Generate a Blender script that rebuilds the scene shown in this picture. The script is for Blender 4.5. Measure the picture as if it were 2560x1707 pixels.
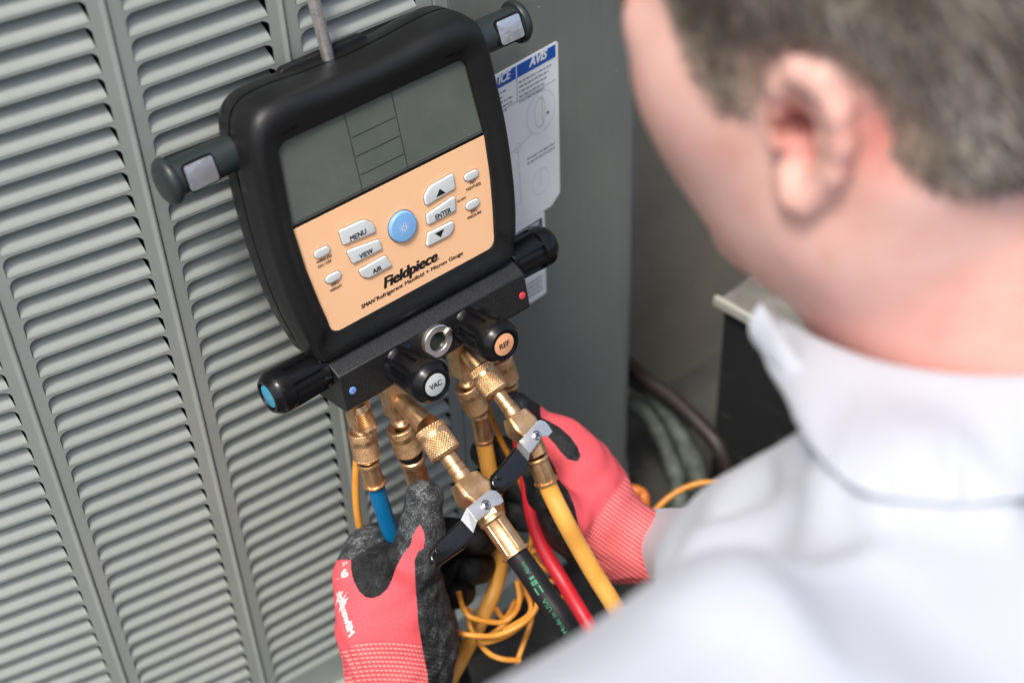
import bpy, bmesh, math, random
import numpy as np
from mathutils import Vector, Matrix
from mathutils.bvhtree import BVHTree
for o in list(bpy.data.objects): bpy.data.objects.remove(o)
scene = bpy.context.scene
col = scene.collection
random.seed(4); rng = np.random.default_rng(4)
# ---------------------------------------------------------------- camera
HC = 1.25                                    # height of the lens above the origin
FPX = 3834.0                                 # focal length in pixels of a 2560 px wide picture
PITCH, ROLL = 0.7366, -0.0432
_f = np.array([0, math.cos(PITCH), -math.sin(PITCH)]); _r = np.array([1., 0, 0]); _u = np.cross(_r, _f)
RT = _r*math.cos(ROLL)+_u*math.sin(ROLL); UP = -_r*math.sin(ROLL)+_u*math.cos(ROLL); FW = _f
CAM = np.array([0, 0, HC])
cd = bpy.data.cameras.new('camera'); cam = bpy.data.objects.new('camera', cd); col.objects.link(cam)
M = Matrix.Identity(4)
for i in range(3):
    M[i][0] = RT[i]; M[i][1] = UP[i]; M[i][2] = -FW[i]; M[i][3] = CAM[i]
cam.matrix_world = M
cd.sensor_width = 36; cd.lens = FPX/2560*36; cd.clip_start = .02; cd.clip_end = 400
cd.dof.use_dof = True; cd.dof.focus_distance = 1.04; cd.dof.aperture_fstop = (cd.lens/1000)/.0138
cd.dof.aperture_blades = 9
scene.camera = cam
# ---------------------------------------------------------------- sky, sun, exposure
SUN_EL, SUN_AZ = math.radians(64), math.radians(203)      # azimuth measured from +Y clockwise
world = bpy.data.worlds.new('World'); scene.world = world; world.use_nodes = True
wn = world.node_tree.nodes; wl = world.node_tree.links; wn.clear()
sky = wn.new('ShaderNodeTexSky'); sky.sky_type = 'NISHITA'; sky.sun_disc = False
sky.sun_elevation = SUN_EL; sky.sun_rotation = SUN_AZ; sky.air_density = 1; sky.dust_density = 4.0; sky.ozone_density = .2
bg = wn.new('ShaderNodeBackground'); bg.inputs[1].default_value = .11
wo = wn.new('ShaderNodeOutputWorld'); wl.new(sky.outputs[0], bg.inputs[0]); wl.new(bg.outputs[0], wo.inputs[0])
sd = bpy.data.lights.new('sun', 'SUN'); sun = bpy.data.objects.new('sun', sd); col.objects.link(sun)
sd.energy = 1.5; sd.angle = math.radians(12); sd.color = (1, .965, .92)
sdir = Vector((math.sin(SUN_AZ)*math.cos(SUN_EL), math.cos(SUN_AZ)*math.cos(SUN_EL), math.sin(SUN_EL)))
sun.rotation_euler = sdir.to_track_quat('Z', 'Y').to_euler(); sun.location = sdir*5
vs = scene.view_settings; vs.view_transform = 'Standard'; vs.look = 'None'; vs.gamma = 1; vs.use_curve_mapping = False
vs.exposure = 1.02
scene.render.engine = 'CYCLES'

# ---------------------------------------------------------------- geometry helpers
def A(*a): return np.array(a, float)
def ray(x, y): return FW+RT*(x-1280)/FPX-UP*(y-853.5)/FPX
def W(x, y, d): return CAM+ray(x, y)*d
def PX(P):
    P = np.atleast_2d(P)-CAM; z = P@FW
    return np.stack([1280+FPX*(P@RT)/z, 853.5-FPX*(P@UP)/z], 1), z
def onplane(x, y, Q, n):
    d = ray(x, y); return CAM+d*(((Q-CAM)@n)/(d@n))
def dv(a): return A(math.sin(a), math.cos(a), 0)
# louvered cabinet front: a faceted wall, u runs along it, v downwards
WO = A(-.3117, math.cos(PITCH), -.4481)+CAM
SEG = [(-.0104, 1.145), (0.09795-.0, 1.0852), (.2068, 1.0052), (.3195, .9456), (9, .8265)]   # (end of facet, azimuth)
def facet(u):
    for i, (e, a) in enumerate(SEG):
        if u < e: return i
    return len(SEG)-1
_start = {1: WO+dv(SEG[1][1])*SEG[0][0]}
for i in range(2, 5): _start[i] = _start[i-1]+dv(SEG[i-1][1])*(SEG[i-1][0]-SEG[i-2][0])
def wall(u, v=0, out=0):
    i = facet(u)
    a = SEG[i][1]; n = A(math.cos(a), -math.sin(a), 0)
    if i == 0: p = _start[1]+dv(a)*(u-SEG[0][0])
    else: p = _start[i]+dv(a)*(u-SEG[i-1][0])
    return p-A(0, 0, v)+n*out
def side(x, y):                              # (u, v) of the plain panel at a picture point
    a = SEG[4][1]; n = A(math.cos(a), -math.sin(a), 0); Q = wall(.33); P = onplane(x, y, Q, n)
    return .33+(P-Q)@dv(a), -(P-Q)[2]
# the gauge: measured at depth 1.03, brought forward to depth 1.0
K = 1.0/1.03
RW = np.array([[0.78489, -0.1215, 0.60761], [0.61962, 0.16059, -0.7683], [-0.00423, 0.97951, 0.20133]])
TW = A(-0.07599, 0.83728, -0.61)*K+CAM
def DL(p): return TW+RW@(np.asarray(p, float)*K)
def DLs(P): return TW+(np.asarray(P, float)*K)@RW.T
def L(x, y, z):                              # device-local point at local height z
    P0 = TW+RW[:, 2]*z*K; P = onplane(x, y, P0, RW[:, 2])-TW
    q = RW.T@P/K; return A(q[0], q[1], z)
def LX(x, y, x0):                            # device-local point in the plane x = x0
    P0 = TW+RW[:, 0]*x0*K; P = onplane(x, y, P0, RW[:, 0])-TW
    q = RW.T@P/K; return A(x0, q[1], q[2])
def G(x, y, z): return DL(L(x, y, z))

class MB:
    def __init__(s): s.v = []; s.f = []; s.m = []
    def add(s, vs, fs, m=0):
        o = len(s.v); s.v += [tuple(map(float, v)) for v in vs]; s.f += [tuple(i+o for i in f) for f in fs]; s.m += [m]*len(fs)
def mesh_from(v, f, name='mesh', smooth=True, mats=None):
    me = bpy.data.meshes.new(name); me.from_pydata([tuple(x) for x in v], [], [tuple(map(int, x)) for x in f]); me.update()
    me.shade_smooth() if smooth else me.shade_flat()
    return me
def autosmooth(me, deg=35):
    bm = bmesh.new(); bm.from_mesh(me); c = math.radians(deg)
    bmesh.ops.recalc_face_normals(bm, faces=bm.faces)
    for e in bm.edges:
        if len(e.link_faces) == 2 and e.calc_face_angle(0) > c: e.smooth = False
    bm.to_mesh(me); bm.free(); me.shade_smooth()
    bm = bmesh.new(); bm.from_mesh(me)
    return me
def sharp(me, deg=35):
    bm = bmesh.new(); bm.from_mesh(me); c = math.radians(deg)
    bmesh.ops.recalc_face_normals(bm, faces=bm.faces)
    for f in bm.faces: f.smooth = True
    for e in bm.edges: e.smooth = not (len(e.link_faces) == 2 and e.calc_face_angle(0) > c)
    bm.to_mesh(me); bm.free(); return me
def link(name, me, mat, parent=None, **kw):
    o = bpy.data.objects.new(name, me); col.objects.link(o)
    if mat is not None and len(me.materials) == 0:
        for m in (mat if isinstance(mat, (list, tuple)) else [mat]): me.materials.append(m)
    if parent is not None: o.parent = parent
    for k, v in kw.items(): o[k] = v
    return o
def empty(name, M4, label, cat, group=None):
    o = bpy.data.objects.new(name, None); col.objects.link(o); o.matrix_world = M4; o.empty_display_size = .02
    o['label'] = label; o['category'] = cat
    if group: o['group'] = group
    return o
ORG = {}
def root(name, at, label, cat, group=None):
    o = empty(name, Matrix.Translation(Vector(at)), label, cat, group); ORG[o.name] = np.array(at, float); return o
def wpart(name, v, f, mat, parent, deg=35, smooth=True, **kw):    # vertices given in world space
    r = parent
    while r.parent: r = r.parent
    v = np.asarray(v, float)-ORG[r.name]
    me = mesh_from(v, f, name, smooth)
    if deg: sharp(me, deg)
    return link(name, me, mat, parent, **kw)
def lathe_pts(prof, n=48):                   # prof: (s along axis, r) -> unit vertices
    v = []; f = []
    for s, r in prof:
        for k in range(n):
            a = 2*math.pi*k/n; v.append((r*math.cos(a), r*math.sin(a), s))
    for i in range(len(prof)-1):
        for k in range(n):
            f.append((i*n+k, i*n+(k+1) % n, (i+1)*n+(k+1) % n, (i+1)*n+k))
    return np.array(v), f
def frame(d, hint=(0, 0, 1)):
    d = np.array(d, float); d /= np.linalg.norm(d); h = np.array(hint, float)
    if abs(h@d) > .95: h = A(1, 0, 0)
    x = h-d*(h@d); x /= np.linalg.norm(x); y = np.cross(d, x); return np.stack([x, y, d], 1)
def put(v, origin, d, hint=(0, 0, 1)): return np.asarray(v)@frame(d, hint).T+np.array(origin)
def catmull(pts, n=12):
    P = [np.array(p, float) for p in pts]; P = [2*P[0]-P[1]]+P+[2*P[-1]-P[-2]]; out = []
    for i in range(1, len(P)-2):
        for k in range(n):
            t = k/n; a, b, c, d = P[i-1:i+3]
            out.append(.5*((2*b)+(-a+c)*t+(2*a-5*b+4*c-d)*t*t+(-a+3*b-3*c+d)*t**3))
    out.append(P[-2]); return np.array(out)
def tube_mesh(pts, r, n=20, seg=12, cap=True, wob=0):
    C = catmull(pts, seg); T = np.gradient(C, axis=0); T /= np.linalg.norm(T, axis=1)[:, None]
    rr = np.full(len(C), r) if np.isscalar(r) else np.interp(np.linspace(0, 1, len(C)), np.linspace(0, 1, len(r)), r)
    v = []; f = []; x = frame(T[0])[:, 0]
    for i, (c, t) in enumerate(zip(C, T)):
        x = x-t*(x@t); x /= np.linalg.norm(x); y = np.cross(t, x)
        for k in range(n):
            a = 2*math.pi*k/n; v.append(c+(x*math.cos(a)+y*math.sin(a))*rr[i])
    m = len(C)
    for i in range(m-1):
        for k in range(n): f.append((i*n+k, i*n+(k+1) % n, (i+1)*n+(k+1) % n, (i+1)*n+k))
    if cap: f.append(tuple(range(n))[::-1]); f.append(tuple((m-1)*n+k for k in range(n)))
    return np.array(v), f
def box_pts(lo, hi):
    x0, y0, z0 = lo; x1, y1, z1 = hi
    v = [(x0, y0, z0), (x1, y0, z0), (x1, y1, z0), (x0, y1, z0), (x0, y0, z1), (x1, y0, z1), (x1, y1, z1), (x0, y1, z1)]
    return np.array(v, float), [(0, 3, 2, 1), (4, 5, 6, 7), (0, 1, 5, 4), (1, 2, 6, 5), (2, 3, 7, 6), (3, 0, 4, 7)]
def rounded(poly, rad, n=6):
    out = []; m = len(poly); rad = [rad]*m if np.isscalar(rad) else rad
    for i in range(m):
        p = A(*poly[i]); a = A(*poly[i-1])-p; b = A(*poly[(i+1) % m])-p; la, lb = np.linalg.norm(a), np.linalg.norm(b); a /= la; b /= lb
        ang = math.acos(max(-1, min(1, a@b))); r = rad[i]; t = min(r/math.tan(ang/2), la*.48, lb*.48); r = t*math.tan(ang/2)
        if r < 1e-7: out.append(p); continue
        c = p+(a+b)/np.linalg.norm(a+b)*r/math.sin(ang/2); s = p+a*t-c; e = p+b*t-c
        a0 = math.atan2(s[1], s[0]); a1 = math.atan2(e[1], e[0]); d = (a1-a0+math.pi) % (2*math.pi)-math.pi
        for k in range(n+1): th = a0+d*k/n; out.append(c+r*A(math.cos(th), math.sin(th)))
    return np.array(out)
def inset(poly, d):
    P = np.array(poly); n = len(P); ar = .5*np.sum(P[:, 0]*np.roll(P[:, 1], -1)-np.roll(P[:, 0], -1)*P[:, 1]); s = 1 if ar > 0 else -1
    e = np.roll(P, -1, 0)-P; e /= np.linalg.norm(e, axis=1)[:, None]+1e-12; nm = np.stack([-e[:, 1], e[:, 0]], 1)*s
    m = nm+np.roll(nm, 1, 0); m /= np.linalg.norm(m, axis=1)[:, None]+1e-9
    return P+m*d
def pad(poly, z0, z1, bev=0, steps=3):       # prism with a rounded upper edge, in local xy
    rings = [(0, z0)]+[(bev*(1-math.cos(a)), z1-bev*(1-math.sin(a))) for a in np.linspace(0, math.pi/2, steps+1)] if bev else [(0, z0), (0, z1)]
    v = []; f = []; n = len(poly)
    for d, z in rings: q = inset(poly, d) if d else np.array(poly); v += [(x, y, z) for x, y in q]
    for i in range(len(rings)-1):
        for k in range(n): f.append((i*n+k, i*n+(k+1) % n, (i+1)*n+(k+1) % n, (i+1)*n+k))
    f.append(tuple((len(rings)-1)*n+k for k in range(n))); f.append(tuple(range(n))[::-1])
    return np.array(v), f
def circle(cx, cy, r, n=40): return np.array([(cx+r*math.cos(2*math.pi*k/n), cy+r*math.sin(2*math.pi*k/n)) for k in range(n)])
def text_mesh(s, width=None, height=None, off=0, shear=0, spacing=1):
    """flat text in xy, origin at lower-left of its box; scaled to width / cap height"""
    cu = bpy.data.curves.new('t', 'FONT'); cu.body = s; cu.offset = 0; cu.shear = shear; cu.space_character = spacing; cu.resolution_u = 4
    o = bpy.data.objects.new('t', cu); col.objects.link(o); bpy.context.view_layer.update()
    me = bpy.data.meshes.new_from_object(o.evaluated_get(bpy.context.evaluated_depsgraph_get()))
    v = np.array([p.co[:] for p in me.vertices]); f = [tuple(p.vertices) for p in me.polygons]
    bpy.data.objects.remove(o); bpy.data.curves.remove(cu); bpy.data.meshes.remove(me)
    lo = v.min(0); hi = v.max(0); v = v-A(lo[0], 0, 0)
    sx = width/(hi[0]-lo[0]) if width else None; sy = height/.69 if height else None
    sx = sx or sy; sy = sy or sx
    v[:, 2] = 0
    if off:
        cps = [(a, b) for a in (-1.6*off, -.55*off, .55*off, 1.6*off) for b in (-.6*off, .6*off)]
        n = len(v); v = np.concatenate([v+A(a, b, 0) for a, b in cps]); f = [tuple(i+n*k for i in q) for k in range(len(cps)) for q in f]; zz = np.repeat(np.arange(len(cps)), n)*.000012
    v[:, 0] *= sx; v[:, 1] *= sy
    if off: v[:, 2] = zz
    return v, f
def join(parts):
    v = []; f = []; o = 0
    for a, b in parts:
        v.append(np.asarray(a, float)); f += [tuple(i+o for i in q) for q in b]; o += len(a)
    return np.concatenate(v), f

# ---------------------------------------------------------------- smooth solids from distance fields
def cap(P, a, b, ra, rb):
    a = np.asarray(a, float); b = np.asarray(b, float); d = b-a; t = np.clip((P-a)@d/(d@d), 0, 1)
    return np.linalg.norm(P-a-t[:, None]*d, axis=1)-(ra+(rb-ra)*t)
def ell(P, c, r, R=None):
    q = P-np.asarray(c, float)
    if R is not None: q = q@R
    k0 = np.linalg.norm(q/r, axis=1); k1 = np.linalg.norm(q/(np.array(r)**2), axis=1)+1e-9
    return k0*(k0-1)/k1
def smin(a, b, k):
    h = np.clip(.5+.5*(b-a)/k, 0, 1); return b+(a-b)*h-k*h*(1-h)
def smax(a, b, k): return -smin(-a, -b, k)
def nets(fn, lo, hi, h):
    lo = np.array(lo, float); n = np.ceil((np.array(hi)-lo)/h).astype(int)+1
    ax = [lo[i]+h*np.arange(n[i]) for i in range(3)]
    V = np.empty(n)
    for i in range(n[0]):
        Y, Z = np.meshgrid(ax[1], ax[2], indexing='ij'); P = np.stack([np.full(Y.size, ax[0][i]), Y.ravel(), Z.ravel()], 1)
        V[i] = fn(P).reshape(n[1], n[2])
    V[0] = V[-1] = 1; V[:, 0] = V[:, -1] = 1; V[:, :, 0] = V[:, :, -1] = 1
    S = V < 0; acc = np.zeros(tuple(n)+(3,)); cnt = np.zeros(n, int); quads = []
    for a in range(3):
        s0 = [slice(None)]*3; s1 = [slice(None)]*3; s0[a] = slice(0, -1); s1[a] = slice(1, None)
        I = np.argwhere(S[tuple(s0)] != S[tuple(s1)])
        v0 = V[tuple(I.T)]; J = I.copy(); J[:, a] += 1; v1 = V[tuple(J.T)]; t = v0/(v0-v1)
        P = I.astype(float); P[:, a] += t; b, c = (a+1) % 3, (a+2) % 3; cells = []
        for db, dc in ((0, 0), (-1, 0), (-1, -1), (0, -1)):
            C = I.copy(); C[:, b] += db; C[:, c] += dc; cells.append(C)
            np.add.at(acc, tuple(C.T), P); np.add.at(cnt, tuple(C.T), 1)
        quads.append((cells, v0 < 0))
    idx = -np.ones(n, int); act = np.argwhere(cnt > 0); idx[tuple(act.T)] = np.arange(len(act))
    P = acc[tuple(act.T)]/cnt[tuple(act.T)][:, None]*h+lo; F = []
    for cells, ins in quads:
        q = np.stack([idx[tuple(C.T)] for C in cells], 1); q[~ins] = q[~ins][:, ::-1]; F.append(q)
    F = np.concatenate(F)
    e = h*.3; d0 = fn(P); g = np.stack([(fn(P+A(*(e if i == k else 0 for i in range(3))))-d0)/e for k in range(3)], 1)
    P = P-g*(d0/np.maximum((g*g).sum(1), .2))[:, None]*.8
    return P, F
def fast_mesh(name, P, F, smooth=True):
    me = bpy.data.meshes.new(name); me.vertices.add(len(P)); me.vertices.foreach_set('co', np.asarray(P, np.float32).ravel())
    me.loops.add(F.size); me.loops.foreach_set('vertex_index', F.ravel().astype(np.int32))
    me.polygons.add(len(F)); k = F.shape[1]
    me.polygons.foreach_set('loop_start', np.arange(0, F.size, k, dtype=np.int32)); me.polygons.foreach_set('loop_total', np.full(len(F), k, np.int32))
    me.polygons.foreach_set('use_smooth', np.full(len(F), smooth)); me.update(); me.validate(); return me
def attr(me, name, val):
    a = me.attributes.new(name, 'FLOAT', 'POINT'); a.data.foreach_set('value', np.asarray(val, np.float32))
def poly_sd(p, poly):                        # signed distance to a polygon, inside positive
    poly = np.array(poly, float); d = np.full(len(p), 1e9); ins = np.zeros(len(p), bool)
    for a, b in zip(poly, np.roll(poly, -1, 0)):
        e = b-a; w = p-a; t = np.clip(w@e/(e@e), 0, 1); d = np.minimum(d, np.linalg.norm(w-t[:, None]*e, axis=1))
        c = ((a[1] > p[:, 1]) != (b[1] > p[:, 1])) & (p[:, 0] < (b[0]-a[0])*(p[:, 1]-a[1])/(b[1]-a[1]+1e-12)+a[0]); ins ^= c
    return np.where(ins, d, -d)

# ---------------------------------------------------------------- materials
def mat(name, base, rough=.5, metal=0, spec=.5, **kw):
    m = bpy.data.materials.new(name); m.use_nodes = True; n = m.node_tree.nodes; b = n['Principled BSDF']
    b.inputs['Base Color'].default_value = (*base, 1); b.inputs['Roughness'].default_value = rough; b.inputs['Metallic'].default_value = metal
    b.inputs['Specular IOR Level'].default_value = spec
    for k, v in kw.items(): b.inputs[k].default_value = v
    return m
def bsdf(m): return m.node_tree.nodes['Principled BSDF']
def noise(m, scale, detail=4, rough=.6, coord='Object', dim=None, dist=0):
    t = m.node_tree; tc = t.nodes.new('ShaderNodeTexCoord'); mp = t.nodes.new('ShaderNodeMapping'); nz = t.nodes.new('ShaderNodeTexNoise')
    if dim: mp.inputs['Scale'].default_value = dim
    nz.inputs['Scale'].default_value = scale; nz.inputs['Detail'].default_value = detail; nz.inputs['Roughness'].default_value = rough; nz.inputs['Distortion'].default_value = dist
    t.links.new(tc.outputs[coord], mp.inputs[0]); t.links.new(mp.outputs[0], nz.inputs[0]); return nz
def ramp(m, src, stops):
    t = m.node_tree; r = t.nodes.new('ShaderNodeValToRGB'); e = r.color_ramp.elements
    while len(e) < len(stops): e.new(.5)
    for i, (p, c) in enumerate(stops): e[i].position = p; e[i].color = (*c, 1) if len(c) == 3 else c
    t.links.new(src, r.inputs[0]); return r
def mottle(m, c1, c2, scale, lo=.35, hi=.65, **kw):
    nz = noise(m, scale, **kw); r = ramp(m, nz.outputs[0], [(lo, c1), (hi, c2)]); m.node_tree.links.new(r.outputs[0], bsdf(m).inputs['Base Color']); return m
def rough_var(m, lo, hi, scale, **kw):
    nz = noise(m, scale, **kw); t = m.node_tree; mr = t.nodes.new('ShaderNodeMapRange'); mr.inputs['From Min'].default_value = .3; mr.inputs['From Max'].default_value = .7
    mr.inputs['To Min'].default_value = lo; mr.inputs['To Max'].default_value = hi; t.links.new(nz.outputs[0], mr.inputs[0]); t.links.new(mr.outputs[0], bsdf(m).inputs['Roughness']); return m
def bump(m, scale, strength, dist=.001, prev=None, **kw):
    nz = noise(m, scale, **kw); t = m.node_tree; b = t.nodes.new('ShaderNodeBump'); b.inputs['Strength'].default_value = strength; b.inputs['Distance'].default_value = dist
    t.links.new(nz.outputs[0], b.inputs['Height'])
    if prev: t.links.new(prev.outputs[0], b.inputs['Normal'])
    t.links.new(b.outputs[0], bsdf(m).inputs['Normal']); return b
def mixc(m, fac, a, b):
    t = m.node_tree; x = t.nodes.new('ShaderNodeMix'); x.data_type = 'RGBA'
    for s, v in ((0, fac), (6, a), (7, b)):
        if hasattr(v, 'is_linked') or hasattr(v, 'links'): t.links.new(v, x.inputs[s])
        else: x.inputs[s].default_value = v if s == 0 else (*v, 1)
    return x.outputs[2]
def math_node(m, op, a, b=None):
    t = m.node_tree; x = t.nodes.new('ShaderNodeMath'); x.operation = op
    for s, v in ((0, a), (1, b)):
        if v is None: continue
        if hasattr(v, 'links'): t.links.new(v, x.inputs[s])
        else: x.inputs[s].default_value = v
    return x.outputs[0]
def attr_out(m, name):
    a = m.node_tree.nodes.new('ShaderNodeAttribute'); a.attribute_name = name; return a.outputs['Fac']
def setin(m, sock, out): m.node_tree.links.new(out, bsdf(m).inputs[sock])

m_paint = mat('cabinet paint', (.29, .325, .302), .36)
mottle(m_paint, (.285, .312, .284), (.322, .346, .316), 9, detail=5); b_ = bump(m_paint, 1500, .12, .0002, detail=2); bump(m_paint, 60, .1, .0006, prev=b_)
m_side_shade = mat('shaded side panel paint', (.30, .325, .30), .5); mottle(m_side_shade, (.165, .178, .158), (.19, .20, .178), 6, detail=5); bump(m_side_shade, 900, .1, .0002)  # same paint as the louvers, darkened so the colour carries the panel's shade
for m_ in (m_paint, m_side_shade):                 # fine pale dust specks and faint streaks
    src = bsdf(m_).inputs['Base Color'].links[0].from_socket; v_ = m_.node_tree.nodes.new('ShaderNodeTexVoronoi'); tc = m_.node_tree.nodes.new('ShaderNodeTexCoord'); m_.node_tree.links.new(tc.outputs['Object'], v_.inputs[0]); v_.inputs['Scale'].default_value = 75
    sp_ = ramp(m_, v_.outputs['Distance'], [(.045, (1, 1, 1)), (.085, (0, 0, 0))]); wn_s = noise(m_, 30, detail=2); gate = ramp(m_, wn_s.outputs[0], [(.52, (0, 0, 0)), (.6, (1, 1, 1))])
    st_n = noise(m_, 14, detail=6, dim=(6, 6, .5)); stv = ramp(m_, st_n.outputs[0], [(.5, (0, 0, 0)), (.75, (1, 1, 1))])
    c1_ = mixc(m_, math_node(m_, 'MULTIPLY', stv.outputs[0], .2 if m_ is m_paint else .07), src, (.42, .43, .40))
    setin(m_, 'Base Color', mixc(m_, math_node(m_, 'MULTIPLY', math_node(m_, 'MULTIPLY', sp_.outputs[0], gate.outputs[0]), .6), c1_, (.62, .62, .58)))
m_dark = mat('dark interior', (.012, .013, .012), .8)
m_rubber = mat('black rubber', (.012, .0125, .013), .42, spec=.32); rough_var(m_rubber, .36, .52, 40, detail=5)
b_ = bump(m_rubber, 1400, .12, .0002, detail=2); bump(m_rubber, 70, .12, .0008, prev=b_)
nz = noise(m_rubber, 260, detail=3, rough=.7); r_ = ramp(m_rubber, nz.outputs[0], [(.64, (.010, .0105, .011)), (.74, (.030, .031, .032)), (.82, (.075, .075, .072))]); setin(m_rubber, 'Base Color', r_.outputs[0])
m_plastic = mat('black plastic', (.005, .005, .006), .24, spec=.3); bump(m_plastic, 900, .08, .0002)
nz = noise(m_plastic, 700, detail=2); r_ = ramp(m_plastic, nz.outputs[0], [(.74, (.006, .006, .007)), (.80, (.06, .06, .06))]); setin(m_plastic, 'Base Color', r_.outputs[0])
m_block = mat('anodised block', (.05, .052, .053), .42, metal=.7, spec=.5); b_ = bump(m_block, 2600, .5, .0003, detail=1)
nz = noise(m_block, 1500, detail=1); r_ = ramp(m_block, nz.outputs[0], [(.42, (.030, .031, .032)), (.80, (.085, .088, .088))]); setin(m_block, 'Base Color', r_.outputs[0])
m_grip = mat('dark green-grey plastic', (.020, .027, .027), .42); bump(m_grip, 900, .12, .0002)
m_steel = mat('brushed steel', (.80, .77, .73), .3, metal=.9); rough_var(m_steel, .2, .42, 300, dim=(1, 1, .1))
m_zinc = mat('zinc plated steel', (.60, .61, .59), .42, metal=.75); rough_var(m_zinc, .28, .45, 120); bump(m_zinc, 160, .06, .0004)
m_screw = mat('screw steel', (.75, .75, .75), .18, metal=1)
m_chrome = mat('nickel', (.72, .69, .65), .3, metal=.9)
m_mag = mat('silver magnet', (.68, .69, .72), .35, metal=.9); bump(m_mag, 260, .6, .0006, detail=5); rough_var(m_mag, .25, .5, 150)
m_brass = mat('brass', (.80, .50, .25), .36, metal=.9); rough_var(m_brass, .27, .48, 160, detail=5); bump(m_brass, 350, .10, .0004, detail=4)
nz = noise(m_brass, 90, detail=5, rough=.7); r_ = ramp(m_brass, nz.outputs[0], [(.3, (.50, .29, .14)), (.5, (.70, .435, .225)), (.68, (.82, .56, .34))]); setin(m_brass, 'Base Color', r_.outputs[0])
m_brass_d = mat('dark brass', (.36, .26, .12), .4, metal=1)
m_glass = mat('display glass', (.10, .115, .10), .2, spec=.5); mottle(m_glass, (.095, .112, .095), (.12, .135, .118), 20); rough_var(m_glass, .12, .34, 25, detail=6)
m_ink = mat('black ink', (.01, .01, .01), .5)
m_lcdline = mat('display line', (.03, .035, .03), .4)
m_orange = mat('orange face sheet', (.95, .56, .31), .45, spec=.35)
m_button = mat('light grey rubber button', (.60, .63, .62), .5, spec=.3)
m_blueb = mat('blue rubber button', (.20, .43, .74), .45)
m_white = mat('white print', (.8, .82, .82), .5)
m_vac = mat('grey knob disc', (.56, .60, .59), .45); m_ref = mat('orange knob disc', (.88, .42, .22), .45)
m_low = mat('blue knob disc', (.04, .33, .52), .4); m_red = mat('red disc', (.75, .06, .09), .4); m_bluedot = mat('blue dot', (.16, .33, .72), .4)
m_hblue = mat('blue hose rubber', (.0, .15, .34), .42); bump(m_hblue, 500, .1, .0003)
m_hyel = mat('yellow hose rubber', (.84, .43, .085), .45); bump(m_hyel, 500, .12, .0003); mottle(m_hyel, (.76, .35, .055), (.86, .43, .09), 30, detail=5)
m_cable = mat('orange cable jacket', (.78, .33, .04), .42); mottle(m_cable, (.66, .26, .03), (.82, .37, .06), 25)
m_hred = mat('red hose rubber', (.62, .02, .035), .38)
m_hblk = mat('black hose rubber', (.011, .011, .012), .5, spec=.25); bump(m_hblk, 600, .2, .0003)
m_green = mat('green print', (.03, .22, .11), .6)
m_lever = mat('black vinyl', (.008, .008, .009), .12, spec=.6)
m_stick = mat('white sticker', (.86, .88, .87), .35); m_blue = mat('sticker blue', (.0, .085, .42), .35); m_sgrey = mat('sticker line', (.24, .26, .27), .4); m_black = mat('sticker black', (.015, .015, .015), .4)
m_spale = mat('pale sticker line', (.5, .53, .54), .4)

# ================================================================ setting
GZ = HC-1.235
def struct(name, v, f, m, deg=None):
    me = mesh_from(v, f, name, False); o = link(name, me, m); o['kind'] = 'structure'; return o
m_ground = mat('gravelly concrete ground', (.13, .125, .11), .9); mottle(m_ground, (.03, .029, .025), (.085, .08, .07), 9, detail=8); bump(m_ground, 60, .6, .01, detail=6)
n_ = 60; gx = np.linspace(-1, 1, n_); gx = np.sign(gx)*np.abs(gx)**3*60
v = [(x, y, GZ-.0+(rng.normal()*.002)) for x in gx for y in gx]; f = [(i*n_+j, (i+1)*n_+j, (i+1)*n_+j+1, i*n_+j+1) for i in range(n_-1) for j in range(n_-1)]
struct('ground', v, f, m_ground)

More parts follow.
